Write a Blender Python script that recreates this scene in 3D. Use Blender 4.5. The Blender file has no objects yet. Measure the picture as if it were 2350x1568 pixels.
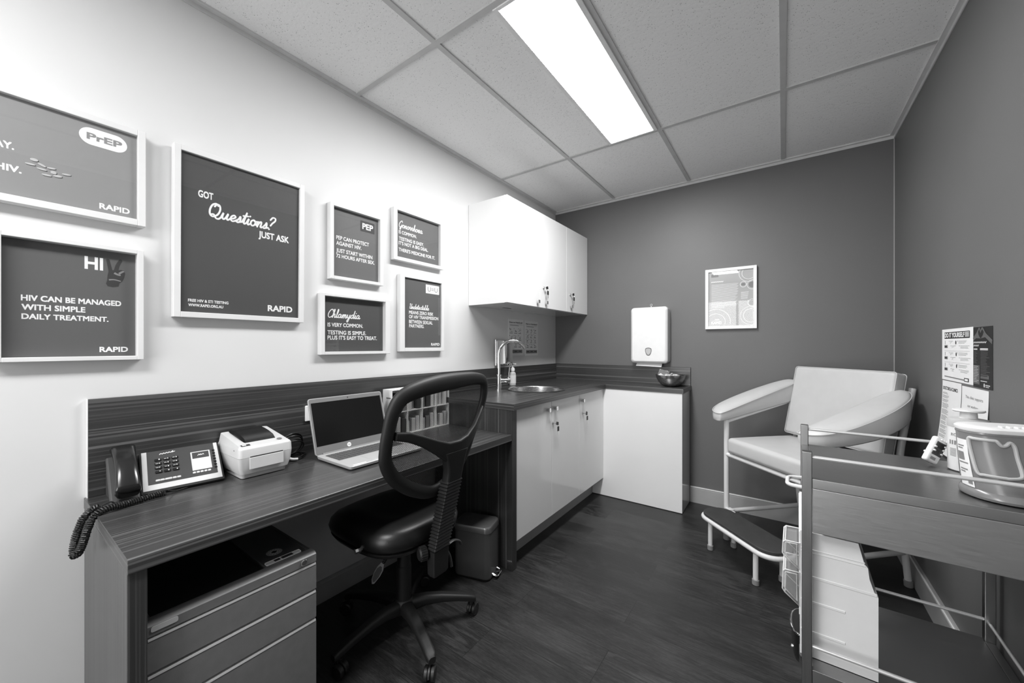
import bpy, bmesh, math, random
from mathutils import Vector, Matrix
random.seed(7)
PI = math.pi
S = bpy.context.scene
COL = S.collection

# ------------------------------------------------------------------ camera
cd = bpy.data.cameras.new('camera')
cam = bpy.data.objects.new('camera', cd); COL.objects.link(cam)
cd.sensor_width = 36.0
cd.lens = 873.0 / 2350.0 * 36.0
cd.shift_y = 10.0 / 2350.0
cd.clip_start = 0.02
YAW = math.atan2(622.0, 873.0)
cam.location = (1.785, 0.0, 1.211)
cam.rotation_euler = (PI / 2, 0, YAW)
S.camera = cam

# ------------------------------------------------------------------ world, exposure
W = bpy.data.worlds.new('world'); S.world = W
W.use_nodes = True
W.node_tree.nodes['Background'].inputs[0].default_value = (0.5, 0.5, 0.5, 1)
W.node_tree.nodes['Background'].inputs[1].default_value = 0.0
S.view_settings.view_transform = 'Standard'
S.view_settings.look = 'None'
S.view_settings.gamma = 1.0
S.view_settings.use_curve_mapping = False
S.view_settings.exposure = 0.0
PANEL_POWER = 43.0           # watts of the ceiling panel in view
REAR_POWER = 38.0            # watts of the ceiling panel behind the camera
WINDOW_POWER = 40.0          # watts of daylight through the window behind the camera
S.cycles.use_denoising = True
S.cycles.max_bounces = 10
S.cycles.diffuse_bounces = 5
S.cycles.glossy_bounces = 5
S.cycles.transparent_max_bounces = 16
S.cycles.sample_clamp_indirect = 6.0
S.cycles.caustics_reflective = False
S.cycles.caustics_refractive = False

# ------------------------------------------------------------------ materials
def lin(v):
    v /= 255.0
    return v / 12.92 if v <= 0.04045 else ((v + 0.055) / 1.055) ** 2.4

class NT:
    def __init__(s, name):
        s.m = bpy.data.materials.new(name); s.m.use_nodes = True
        s.t = s.m.node_tree; s.b = s.t.nodes['Principled BSDF']
        s.out = s.t.nodes['Material Output']
    def n(s, typ, **kw):
        x = s.t.nodes.new(typ)
        for k, v in kw.items():
            if k.startswith('i_'):
                key = k[2:]
                x.inputs[int(key) if key.isdigit() else key].default_value = v
            else:
                setattr(x, k, v)
        return x
    def l(s, a, b): s.t.links.new(a, b)
    def ramp(s, fac, stops):
        r = s.n('ShaderNodeValToRGB')
        e = r.color_ramp.elements
        while len(e) < len(stops): e.new(0.5)
        for k, (p, v) in enumerate(stops):
            e[k].position = p; e[k].color = (v, v, v, 1)
        s.l(fac, r.inputs[0]); return r.outputs[0]
    def coords(s, scale, rot=(0, 0, 0)):
        tc = s.n('ShaderNodeTexCoord'); mp = s.n('ShaderNodeMapping')
        mp.inputs['Scale'].default_value = scale; mp.inputs['Rotation'].default_value = rot
        s.l(tc.outputs['Object'], mp.inputs[0]); return mp.outputs[0]
    def mix(s, typ, fac, a, b):
        m = s.n('ShaderNodeMix', data_type='RGBA', blend_type=typ)
        if isinstance(fac, (int, float)): m.inputs[0].default_value = fac
        else: s.l(fac, m.inputs[0])
        for k, v in ((6, a), (7, b)):
            if isinstance(v, (int, float)): m.inputs[k].default_value = (v, v, v, 1)
            else: s.l(v, m.inputs[k])
        return m.outputs[2]
    def bump(s, h, strength, dist):
        b = s.n('ShaderNodeBump'); b.inputs['Strength'].default_value = strength
        b.inputs['Distance'].default_value = dist
        s.l(h, b.inputs['Height']); s.l(b.outputs[0], s.b.inputs['Normal'])

def plain(name, g, rough=0.5, metal=0.0, var=0.04, scale=18.0, bump=0.0, bscale=120.0, coat=0.0, spec=0.5):
    """a grey (linear value g) with a little procedural mottling"""
    q = NT(name)
    c = q.coords((scale,) * 3)
    nz = q.n('ShaderNodeTexNoise'); nz.inputs['Scale'].default_value = 1.0; nz.inputs['Detail'].default_value = 4.0
    q.l(c, nz.inputs['Vector'])
    col = q.ramp(nz.outputs[0], [(0.3, g * (1 - var)), (0.7, min(1, g * (1 + var)))])
    q.l(col, q.b.inputs['Base Color'])
    q.b.inputs['Roughness'].default_value = rough; q.b.inputs['Metallic'].default_value = metal
    q.b.inputs['Specular IOR Level'].default_value = spec
    q.b.inputs['Coat Weight'].default_value = coat
    q.b.inputs['Coat Roughness'].default_value = 0.08
    if bump:
        n2 = q.n('ShaderNodeTexNoise'); n2.inputs['Scale'].default_value = bscale; n2.inputs['Detail'].default_value = 3.0
        tc = q.n('ShaderNodeTexCoord'); q.l(tc.outputs['Object'], n2.inputs['Vector'])
        q.bump(n2.outputs[0], bump, 0.002)
    return q.m

def brushed(name, g, rough, scale):
    q = NT(name)
    c = q.coords(scale)
    nz = q.n('ShaderNodeTexNoise'); nz.inputs['Scale'].default_value = 1.0; nz.inputs['Detail'].default_value = 6.0
    q.l(c, nz.inputs['Vector'])
    q.l(q.ramp(nz.outputs[0], [(0.25, g * 0.97), (0.75, g * 1.02)]), q.b.inputs['Base Color'])
    q.l(q.ramp(nz.outputs[0], [(0.2, rough * 0.8), (0.8, rough * 1.25)]), q.b.inputs['Roughness'])
    q.b.inputs['Metallic'].default_value = 1.0
    q.bump(nz.outputs[0], 0.012, 0.0003)
    return q.m

def laminate(name, axis, dark=0.037, light=0.19, rough=0.30):
    """dark straight-grained laminate; axis = direction of the grain. End faces get edging with the lines running across."""
    q = NT(name)
    alt = 0 if axis != 0 else 1
    geo = q.n('ShaderNodeTexCoord'); sp = q.n('ShaderNodeSeparateXYZ'); q.l(geo.outputs['Normal'], sp.inputs[0])
    ab = q.n('ShaderNodeMath', operation='ABSOLUTE'); q.l(sp.outputs[axis], ab.inputs[0])
    isend = q.n('ShaderNodeMath', operation='GREATER_THAN'); q.l(ab.outputs[0], isend.inputs[0]); isend.inputs[1].default_value = 0.7
    def noise(fine, along, det, off=0.0):
        vs = []
        for ax_ in (axis, alt):
            vs.append(q.coords(tuple(along if k == ax_ else fine for k in range(3))))
        mx = q.n('ShaderNodeMix', data_type='VECTOR'); q.l(isend.outputs[0], mx.inputs[0]); q.l(vs[0], mx.inputs[4]); q.l(vs[1], mx.inputs[5])
        ad = q.n('ShaderNodeVectorMath', operation='ADD'); q.l(mx.outputs[1], ad.inputs[0]); ad.inputs[1].default_value = (off, off * 1.7, off * 0.6)
        z = q.n('ShaderNodeTexNoise'); z.inputs['Scale'].default_value = 1.0; z.inputs['Detail'].default_value = det
        q.l(ad.outputs[0], z.inputs['Vector']); return z.outputs[0]
    thin = q.ramp(noise(125, 0.40, 1.0), [(0.57, 0.0), (0.63, 0.6), (0.72, 1.0)])          # sparse pale lines
    thin2 = q.ramp(noise(210, 0.7, 1.0, 4.3), [(0.62, 0.0), (0.72, 0.7)])
    band = q.ramp(noise(26, 0.3, 2.0, 9.1), [(0.35, 0.35), (0.65, 1.0)])
    st = q.mix('LIGHTEN', 1.0, thin, thin2)
    st = q.mix('MULTIPLY', 1.0, st, band)
    soft = q.ramp(noise(60, 0.4, 3.0, 2.2), [(0.3, 0.0), (0.7, 1.0)])
    f = q.n('ShaderNodeMath', operation='MULTIPLY_ADD'); q.l(soft, f.inputs[0]); f.inputs[1].default_value = 0.13
    e = q.n('ShaderNodeMath', operation='MULTIPLY'); q.l(noise(520, 9.0, 2.0, 1.1), e.inputs[0]); e.inputs[1].default_value = 0.10
    q.l(e.outputs[0], f.inputs[2])
    g = q.n('ShaderNodeMath', operation='MULTIPLY_ADD'); q.l(st, g.inputs[0]); g.inputs[1].default_value = 0.75; q.l(f.outputs[0], g.inputs[2])
    q.l(q.ramp(g.outputs[0], [(0.0, dark * 0.75), (0.12, dark), (1.0, light)]), q.b.inputs['Base Color'])
    q.b.inputs['Roughness'].default_value = rough
    q.b.inputs['Specular IOR Level'].default_value = 0.85
    q.bump(g.outputs[0], 0.08, 0.0006)
    return q.m

def floor_mat():
    q = NT('vinyl_plank')
    br = q.n('ShaderNodeTexBrick'); br.offset = 0.37; br.squash = 1.0
    q.l(q.coords((1, 1, 1)), br.inputs['Vector'])
    for k, v in (('Scale', 1.0), ('Mortar Size', 0.0012), ('Mortar Smooth', 0.2), ('Bias', 0.0), ('Brick Width', 1.22), ('Row Height', 0.182)):
        br.inputs[k].default_value = v
    br.inputs['Color1'].default_value = (0.68, 0.68, 0.68, 1); br.inputs['Color2'].default_value = (1, 1, 1, 1)
    br.inputs['Mortar'].default_value = (0.25, 0.25, 0.25, 1)
    def noise(scl, det, dis=0.0):
        z = q.n('ShaderNodeTexNoise'); z.inputs['Scale'].default_value = 1.0
        z.inputs['Detail'].default_value = det; z.inputs['Distortion'].default_value = dis
        c = q.coords(scl)
        add = q.n('ShaderNodeVectorMath', operation='MULTIPLY_ADD')   # shift the grain from plank to plank
        q.l(br.outputs['Color'], add.inputs[0]); add.inputs[1].default_value = (17.0, 9.0, 3.0); q.l(c, add.inputs[2])
        q.l(add.outputs[0], z.inputs['Vector']); return z.outputs[0]
    cloud = q.ramp(noise((1.5, 6.0, 1.0), 5.0, 0.5), [(0.28, 0.0), (0.72, 1.0)])
    blot = q.ramp(noise((3.2, 9.0, 1.0), 4.0, 1.2), [(0.35, 0.0), (0.65, 1.0)])
    # cathedral grain: contour lines of a stretched noise field
    fld = noise((0.85, 5.2, 1.0), 2.5, 0.35)
    mu = q.n('ShaderNodeMath', operation='MULTIPLY'); q.l(fld, mu.inputs[0]); mu.inputs[1].default_value = 125.0
    sn = q.n('ShaderNodeMath', operation='SINE'); q.l(mu.outputs[0], sn.inputs[0])
    rings = q.ramp(sn.outputs[0], [(0.0, 0.12), (0.45, 0.7), (1.0, 1.0)])
    fib = noise((9.0, 170.0, 1.0), 4.0); pore = noise((60.0, 420.0, 1.0), 2.0)
    g = q.mix('MIX', 0.42, cloud, blot)
    ringmask = q.ramp(noise((1.1, 3.0, 1.0), 2.0), [(0.40, 0.0), (0.60, 0.75)])
    g = q.mix('MULTIPLY', ringmask, g, rings)
    g = q.mix('MIX', 0.30, g, q.ramp(fib, [(0.3, 0.0), (0.7, 1.0)])); g = q.mix('MIX', 0.22, g, q.ramp(pore, [(0.3, 0.0), (0.7, 1.0)]))
    g = q.mix('MULTIPLY', 1.0, g, br.outputs['Color'])
    q.l(q.ramp(g, [(0.05, 0.008), (0.35, 0.022), (0.75, 0.058)]), q.b.inputs['Base Color'])
    q.l(q.ramp(g, [(0.1, 0.34), (0.7, 0.5)]), q.b.inputs['Roughness'])
    q.b.inputs['Specular IOR Level'].default_value = 0.4
    q.bump(g, 0.35, 0.0014)
    return q.m

def tile_mat():
    q = NT('mineral_fibre_tile')
    def vor(scl, lo, hi):
        v = q.n('ShaderNodeTexVoronoi'); v.inputs['Scale'].default_value = 1.0; v.inputs['Randomness'].default_value = 1.0
        q.l(q.coords(scl), v.inputs['Vector'])
        return q.ramp(v.outputs['Distance'], [(lo, 0.0), (hi, 1.0)])
    pits = vor((150, 105, 100), 0.13, 0.27)
    fine = vor((260, 230, 230), 0.10, 0.30)
    sel = q.n('ShaderNodeTexNoise'); sel.inputs['Scale'].default_value = 60.0
    tc = q.n('ShaderNodeTexCoord'); q.l(tc.outputs['Object'], sel.inputs['Vector'])
    keep = q.ramp(sel.outputs[0], [(0.44, 0.0), (0.58, 1.0)])
    pit2 = q.mix('ADD', 0.75, pits, keep)
    h = q.mix('MULTIPLY', 1.0, pit2, q.mix('MIX', 0.55, fine, 1.0))
    q.l(q.ramp(h, [(0.0, 0.34), (0.5, 0.84), (1.0, 0.92)]), q.b.inputs['Base Color'])
    q.b.inputs['Roughness'].default_value = 0.9
    q.bump(h, 0.22, 0.0015)
    return q.m

def glass_mat(name, tint=1.0, refl=1.0, milk=0.0):
    q = NT(name)
    tr = q.n('ShaderNodeBsdfTransparent'); tr.inputs[0].default_value = (tint, tint, tint, 1)
    gl = q.n('ShaderNodeBsdfGlossy'); gl.inputs['Roughness'].default_value = 0.02; gl.inputs[0].default_value = (refl, refl, refl, 1)
    fr = q.n('ShaderNodeFresnel'); fr.inputs[0].default_value = 1.5
    ge = q.n('ShaderNodeNewGeometry')              # reflect at the outer face only, the inner face lets light out
    inv = q.n('ShaderNodeMath', operation='SUBTRACT'); inv.inputs[0].default_value = 1.0; q.l(ge.outputs['Backfacing'], inv.inputs[1])
    fac = q.n('ShaderNodeMath', operation='MULTIPLY'); q.l(fr.outputs[0], fac.inputs[0]); q.l(inv.outputs[0], fac.inputs[1])
    mx = q.n('ShaderNodeMixShader'); q.l(fac.outputs[0], mx.inputs[0]); q.l(tr.outputs[0], mx.inputs[1]); q.l(gl.outputs[0], mx.inputs[2])
    if milk:
        df = q.n('ShaderNodeBsdfDiffuse'); df.inputs[0].default_value = (.8, .8, .8, 1)
        m2 = q.n('ShaderNodeMixShader'); m2.inputs[0].default_value = milk; q.l(mx.outputs[0], m2.inputs[1]); q.l(df.outputs[0], m2.inputs[2]); mx = m2
    q.l(mx.outputs[0], q.out.inputs[0])
    return q.m

def mesh_fabric():
    q = NT('woven_mesh')
    def stripes(ang):
        c = q.coords((1, 1, 1), (ang, 0, 0))
        sp = q.n('ShaderNodeSeparateXYZ'); q.l(c, sp.inputs[0])
        m = q.n('ShaderNodeMath', operation='MULTIPLY'); q.l(sp.outputs[1], m.inputs[0]); m.inputs[1].default_value = 2 * PI / 0.0042
        sn = q.n('ShaderNodeMath', operation='SINE'); q.l(m.outputs[0], sn.inputs[0])
        return sn.outputs[0]
    mx = q.n('ShaderNodeMath', operation='MAXIMUM'); q.l(stripes(0.65), mx.inputs[0])
    lo_ = q.n('ShaderNodeMath', operation='SUBTRACT'); q.l(stripes(-0.85), lo_.inputs[0]); lo_.inputs[1].default_value = 0.55
    q.l(lo_.outputs[0], mx.inputs[1])
    gt = q.n('ShaderNodeMath', operation='GREATER_THAN'); q.l(mx.outputs[0], gt.inputs[0]); gt.inputs[1].default_value = 0.12
    tr = q.n('ShaderNodeBsdfTransparent')
    q.b.inputs['Base Color'].default_value = (0.012, 0.012, 0.012, 1); q.b.inputs['Roughness'].default_value = 0.7
    ms = q.n('ShaderNodeMixShader'); q.l(gt.outputs[0], ms.inputs[0]); q.l(tr.outputs[0], ms.inputs[1]); q.l(q.b.outputs[0], ms.inputs[2])
    q.l(ms.outputs[0], q.out.inputs[0])
    return q.m

def emit_mat(name, power):
    q = NT(name)
    e = q.n('ShaderNodeEmission'); e.inputs[0].default_value = (1, 1, 1, 1); e.inputs[1].default_value = power
    q.l(e.outputs[0], q.out.inputs[0]); return q.m

M = dict(
    wall_white=plain('white_paint', 0.69, 0.55, var=0.015, scale=3, bump=0.05, bscale=90),
    wall_dark=plain('dark_grey_paint', 0.132, 0.5, var=0.03, scale=2.5, bump=0.06, bscale=90),
    tile=tile_mat(), floor=floor_mat(),
    tee=plain('painted_steel_tee', 0.56, 0.45), angle=plain('wall_angle_trim', 0.62, 0.4),
    skirt=plain('satin_skirting', 0.40, 0.4, var=0.03), 
    lam_x=laminate('laminate_grain_x', 0), lam_y=laminate('laminate_grain_y', 1), lam_z=laminate('laminate_grain_z', 2),
    lam_end=laminate('laminate_panel', 2, 0.036, 0.13, 0.3),
    gloss=plain('white_gloss_board', 0.80, 0.12, var=0.01, scale=4, coat=0.25),
    edge=plain('white_edging', 0.85, 0.4),
    frame=plain('white_frame_wood', 0.70, 0.45, var=0.03, scale=8),
    white=plain('white_plastic', 0.80, 0.35, var=0.02), offwhite=plain('warm_white_plastic', 0.62, 0.42, var=0.03),
    paper=plain('paper', 0.80, 0.8, var=0.02), ink=plain('black_ink', 0.03, 0.6), greyink=plain('grey_ink', 0.22, 0.7), paleink=plain('pale_ink', 0.5, 0.7),
    lettering=plain('white_print', 0.86, 0.6, var=0.01),
    print_a=plain('mid_grey_print', 0.26, 0.6, var=0.02, scale=4), print_b=plain('grey_print', 0.105, 0.6, var=0.02, scale=4),
    print_c=plain('charcoal_print', 0.055, 0.6, var=0.02, scale=4), print_d=plain('slate_print', 0.125, 0.6, var=0.02, scale=4),
    print_f=plain('dark_slate_print', 0.062, 0.6, var=0.02, scale=4), print_g=plain('smoke_print', 0.10, 0.6, var=0.02, scale=4),
    print_j=plain('light_grey_print', 0.42, 0.6, var=0.03, scale=4), print_k=plain('black_poster', 0.012, 0.6, var=0.1, scale=9), midink=plain('mid_grey_ink', 0.10, 0.7),
    glass=glass_mat('picture_glass'), clear=glass_mat('clear_plastic', 0.95, 1.0, 0.10),
    chrome=plain('chrome', 0.78, 0.06, 1.0, var=0.01), steel=brushed('brushed_steel', 0.45, 0.34, (14, 14, 900)),
    steel_bowl=brushed('spun_steel', 0.58, 0.24, (60, 60, 300)), steel_tray=brushed('satin_steel', 0.34, 0.36, (5, 400, 5)),
    steel_post=brushed('post_steel', 0.27, 0.32, (300, 300, 5)), rod=plain('polished_rod', 0.80, 0.28, 0.55, var=0.02),
    alu=plain('laptop_aluminium', 0.56, 0.36, 0.35, var=0.02),
    black=plain('black_plastic', 0.012, 0.42, var=0.1), black_gloss=plain('black_gloss', 0.010, 0.2, var=0.05),
    black_soft=plain('black_soft_plastic', 0.009, 0.55, var=0.1, bump=0.08, bscale=400), fabric=plain('black_vinyl', 0.008, 0.36, var=0.1, bump=0.1, bscale=260),
    charcoal=plain('charcoal_plastic', 0.045, 0.45), greyplastic=plain('grey_plastic', 0.18, 0.45), rubber=plain('grey_rubber', 0.23, 0.7),
    drawer=plain('grey_powder_coat', 0.19, 0.36, var=0.05, scale=40, bump=0.06, bscale=600), drawer_lip=plain('pale_powder_coat', 0.40, 0.34),
    drawer_top=plain('dark_powder_coat', 0.085, 0.4), recess=plain('recessed_mat', 0.012, 0.55),
    bin=plain('bin_steel', 0.075, 0.34, 0.0, var=0.06), binlid=plain('bin_lid_steel', 0.30, 0.3, 0.8),
    vinyl=plain('pale_vinyl', 0.52, 0.42, var=0.02, bump=0.10, bscale=350), tube=plain('white_powder_coat', 0.70, 0.38, var=0.02),
    mat=plain('ribbed_rubber', 0.035, 0.7, var=0.15, bump=0.25, bscale=500), mesh=mesh_fabric(),
    sharps=plain('grey_translucent_tub', 0.20, 0.25, var=0.02), screen=plain('screen', 0.006, 0.2), lcd=plain('lcd', 0.75, 0.3),
    key=plain('keyboard_key', 0.06, 0.5), foil=plain('foil_packet', 0.75, 0.25, 0.4, var=0.2, scale=60), soap=plain('pale_liquid', 0.55, 0.2),
)
M['edge_glint'] = plain('painted_edge_glint', 0.72, 0.12, 0.0, var=0.02)  # pale colour painting the bright highlights on the clear bins' edges
M['panel'] = emit_mat('lit_diffuser', 5.0)

# ------------------------------------------------------------------ object helpers
ROOT = {}
def wm(o):
    return ROOT[o.name]
def obj(name, bm, mat, parent=None, smooth=35, kind=None, label=None):
    me = bpy.data.meshes.new(name)
    if parent is not None:
        bmesh.ops.transform(bm, matrix=wm(parent).inverted(), verts=bm.verts)
    bmesh.ops.recalc_face_normals(bm, faces=bm.faces)
    bm.normal_update()
    if smooth:
        lim = math.radians(smooth)
        for f in bm.faces: f.smooth = True
        for e in bm.edges:
            if len(e.link_faces) != 2 or e.calc_face_angle(0) > lim: e.smooth = False
    bm.to_mesh(me); bm.free()
    me.materials.append(M[mat] if isinstance(mat, str) else mat)
    o = bpy.data.objects.new(name, me); COL.objects.link(o)
    if parent is not None: o.parent = parent; ROOT[o.name] = wm(parent)
    else: ROOT[o.name] = Matrix.Identity(4)
    if smooth:
        w_ = o.modifiers.new('weighted_normals', 'WEIGHTED_NORMAL'); w_.keep_sharp = True; w_.mode = 'FACE_AREA'; w_.weight = 90
    if kind: o['kind'] = kind
    if label: o['label'] = label
    return o
def tag(o, label, cat, group=None):
    o['label'] = label; o['category'] = cat
    if group: o['group'] = group
    return o
def thing(name, label, cat, loc=(0, 0, 0), rz=0.0, group=None):
    o = bpy.data.objects.new(name, None); COL.objects.link(o)
    o.location = loc; o.rotation_euler = (0, 0, rz); o.empty_display_size = 0.05
    ROOT[o.name] = Matrix.Translation(loc) @ Matrix.Rotation(rz, 4, 'Z')
    return tag(o, label, cat, group)
def dup(root, loc, rz=0.0, label=None, group=None):
    r = root.copy(); COL.objects.link(r); r.location = loc; r.rotation_euler = (0, 0, rz)
    if label: r['label'] = label
    if group: r['group'] = group
    for ch in list(root.children):
        c = ch.copy(); COL.objects.link(c); c.parent = r
        for g in list(ch.children):
            d = g.copy(); COL.objects.link(d); d.parent = c
    return r

# ------------------------------------------------------------------ shape helpers (all append to a bmesh)
def B(): return bmesh.new()
def xf(bm, vs, m): bmesh.ops.transform(bm, matrix=m, verts=vs)
def box(bm, x0, y0, z0, x1, y1, z1, bev=0.0, seg=2, m=None):
    r = bmesh.ops.create_cube(bm, size=1.0)
    vs = r['verts']
    xf(bm, vs, Matrix.Translation(((x0 + x1) / 2, (y0 + y1) / 2, (z0 + z1) / 2)) @ Matrix.Diagonal((abs(x1 - x0), abs(y1 - y0), abs(z1 - z0), 1)))
    if bev > 0:
        es = list({e for v in vs for e in v.link_edges})
        rb = bmesh.ops.bevel(bm, geom=es, offset=bev, segments=seg, profile=0.5, affect='EDGES')
        vs = list({v for f in rb['faces'] for v in f.verts} | {v for v in vs if v.is_valid})
    if m is not None: xf(bm, vs, m)
    return vs
def slab(bm, pts, a, z0, z1):
    """prism: 2D polygon pts extruded along axis a between z0 and z1 (a=0:x -> pts are (y,z); 1:y -> (x,z); 2:z -> (x,y))"""
    def p3(p, w):
        return (w, p[0], p[1]) if a == 0 else ((p[0], w, p[1]) if a == 1 else (p[0], p[1], w))
    lo = [bm.verts.new(p3(p, z0)) for p in pts]; hi = [bm.verts.new(p3(p, z1)) for p in pts]
    n = len(pts)
    bm.faces.new(lo[::-1]); bm.faces.new(hi)
    for k in range(n): bm.faces.new((lo[k], lo[(k + 1) % n], hi[(k + 1) % n], hi[k]))
    return lo + hi
def rrect(w, h, r, seg=5, cx=0, cy=0):
    out = []
    for sx, sy, a0 in ((1, 1, 0), (-1, 1, 90), (-1, -1, 180), (1, -1, 270)):
        for k in range(seg + 1):
            a = math.radians(a0 + 90.0 * k / seg)
            out.append((cx + sx * (w / 2 - r) + r * math.cos(a), cy + sy * (h / 2 - r) + r * math.sin(a)))
    return out
def loft(bm, rings, cap=True, closed=True):
    vv = [[bm.verts.new(p) for p in r] for r in rings]
    n = len(rings[0])
    for a, b in zip(vv, vv[1:]):
        for k in range(n if closed else n - 1):
            bm.faces.new((a[k], a[(k + 1) % n], b[(k + 1) % n], b[k]))
    if cap and closed:
        bm.faces.new(vv[0][::-1]); bm.faces.new(vv[-1])
    return vv
def lathe(bm, prof, c=(0, 0, 0), n=32, m=None):
    """profile of (radius, z) about a vertical axis at c"""
    rows = []; vs = []
    for r, z in prof:
        if r < 1e-6: row = [bm.verts.new((c[0], c[1], c[2] + z))]
        else: row = [bm.verts.new((c[0] + r * math.cos(2 * PI * k / n), c[1] + r * math.sin(2 * PI * k / n), c[2] + z)) for k in range(n)]
        rows.append(row); vs += row
    for a, b in zip(rows, rows[1:]):
        for k in range(n):
            j = (k + 1) % n
            f = [a[0] if len(a) == 1 else a[k]] + ([a[j]] if len(a) > 1 else []) + ([b[j]] if len(b) > 1 else []) + [b[0] if len(b) == 1 else b[k]]
            if len(set(f)) >= 3: bm.faces.new(f)
    if m is not None: xf(bm, vs, m)
    return vs
def cyl(bm, p, q, r, n=20, r2=None, bev=0.0):
    p = Vector(p); q = Vector(q); L = (q - p).length
    m = Matrix.Translation(p) @ (q - p).to_track_quat('Z', 'Y').to_matrix().to_4x4()
    r2 = r if r2 is None else r2
    prof = [(0, 0), (r - bev, 0)] + ([(r, bev)] if bev else []) + ([(r2, L - bev)] if bev else []) + [(r2 - bev, L), (0, L)]
    return lathe(bm, prof, n=n, m=m)
def crom(pts, n=8, closed=False):
    P = [Vector(p) for p in pts]; out = []
    N = len(P)
    for k in range(N if closed else N - 1):
        if closed: a, b, c, d = P[k - 1], P[k], P[(k + 1) % N], P[(k + 2) % N]
        else: a, b, c, d = P[max(k - 1, 0)], P[k], P[k + 1], P[min(k + 2, N - 1)]
        for j in range(n):
            t = j / n
            out.append(0.5 * ((2 * b) + (c - a) * t + (2 * a - 5 * b + 4 * c - d) * t * t + (3 * b - a - 3 * c + d) * t ** 3))
    if not closed: out.append(P[-1])
    return out
def tube(bm, pts, r, n=10, closed=False, rads=None, flat=None):
    """sweep a circle (or an ellipse: flat=(ref_vector, ratio)) along pts"""
    P = [Vector(p) for p in pts]; N = len(P); rings = []
    up = None
    for k in range(N):
        t = (P[(k + 1) % N] - P[k - 1]) if closed else (P[min(k + 1, N - 1)] - P[max(k - 1, 0)])
        t.normalize()
        if flat is not None:
            a = Vector(flat[0]); a = (a - t * a.dot(t)).normalized()
        else:
            if up is None:
                up = Vector((0, 0, 1)) if abs(t.z) < 0.9 else Vector((1, 0, 0))
            up = (up - t * up.dot(t)).normalized(); a = up
        b = t.cross(a)
        rr = rads[k] if rads else r
        rb = rr * (flat[1] if flat else 1.0)
        rings.append([P[k] + a * rb * math.cos(2 * PI * j / n) + b * rr * math.sin(2 * PI * j / n) for j in range(n)])
    if closed:
        vv = [[bm.verts.new(p) for p in r_] for r_ in rings]
        for i in range(N):
            A, C = vv[i], vv[(i + 1) % N]
            for j in range(n): bm.faces.new((A[j], A[(j + 1) % n], C[(j + 1) % n], C[j]))
    else:
        loft(bm, rings)
def bent(pts, r, seg=6):
    """polyline with rounded corners of radius r"""
    P = [Vector(p) for p in pts]; out = [P[0]]
    for k in range(1, len(P) - 1):
        a = (P[k - 1] - P[k]); b = (P[k + 1] - P[k]); d = min(r, a.length * 0.49, b.length * 0.49)
        p0 = P[k] + a.normalized() * d; p1 = P[k] + b.normalized() * d
        for j in range(seg + 1):
            t = j / seg
            out.append((1 - t) ** 2 * p0 + 2 * t * (1 - t) * P[k] + t * t * p1)
    out.append(P[-1]); return out
def cushion(bm, w, d, h, r, m=None, puff=0.0, n=10):
    """soft box centred on the origin, edges rounded by r, top bulged by puff"""
    H = (w / 2, d / 2, h / 2)
    def line(hh):
        arc = [r * math.tan(math.radians(45 * k / 3)) for k in range(4)]
        mid = hh - r
        L = [-(mid + a) for a in arc[::-1]] + [-mid + 2 * mid * k / n for k in range(1, n)] + [mid + a for a in arc]
        return L
    LN = [line(x) for x in H]
    cache = {}
    def vert(p):
        k = tuple(round(x, 6) for x in p)
        if k in cache: return cache[k]
        q = [max(-(H[i] - r), min(H[i] - r, p[i])) for i in range(3)]
        dv = Vector([p[i] - q[i] for i in range(3)])
        if dv.length > 1e-9: dv = dv.normalized() * r
        v = Vector(q) + dv
        fx = 1 - (p[0] / H[0]) ** 2; fy = 1 - (p[1] / H[1]) ** 2; fz = 1 - (p[2] / H[2]) ** 2
        v.z += (puff if p[2] > 0 else -puff * 0.3) * fx * fy * min(1, abs(p[2]) / H[2])
        v.x += 0.35 * puff * (p[0] / H[0]) * fz * fy; v.y += 0.35 * puff * (p[1] / H[1]) * fz * fx
        cache[k] = bm.verts.new(v); return cache[k]
    for ax in range(3):
        u, w_ = [i for i in range(3) if i != ax]
        for s in (-1, 1):
            for a0, a1 in zip(LN[u], LN[u][1:]):
                for b0, b1 in zip(LN[w_], LN[w_][1:]):
                    f = []
                    for (a, b) in ((a0, b0), (a1, b0), (a1, b1), (a0, b1)):
                        p = [0, 0, 0]; p[ax] = s * H[ax]; p[u] = a; p[w_] = b; f.append(vert(p))
                    bm.faces.new(f)
    vs = list(cache.values())
    if m is not None: xf(bm, vs, m)
    return vs
def basis(o, x, y, z):
    m = Matrix((x, y, z)).transposed().to_4x4(); m.translation = Vector(o); return m

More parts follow.
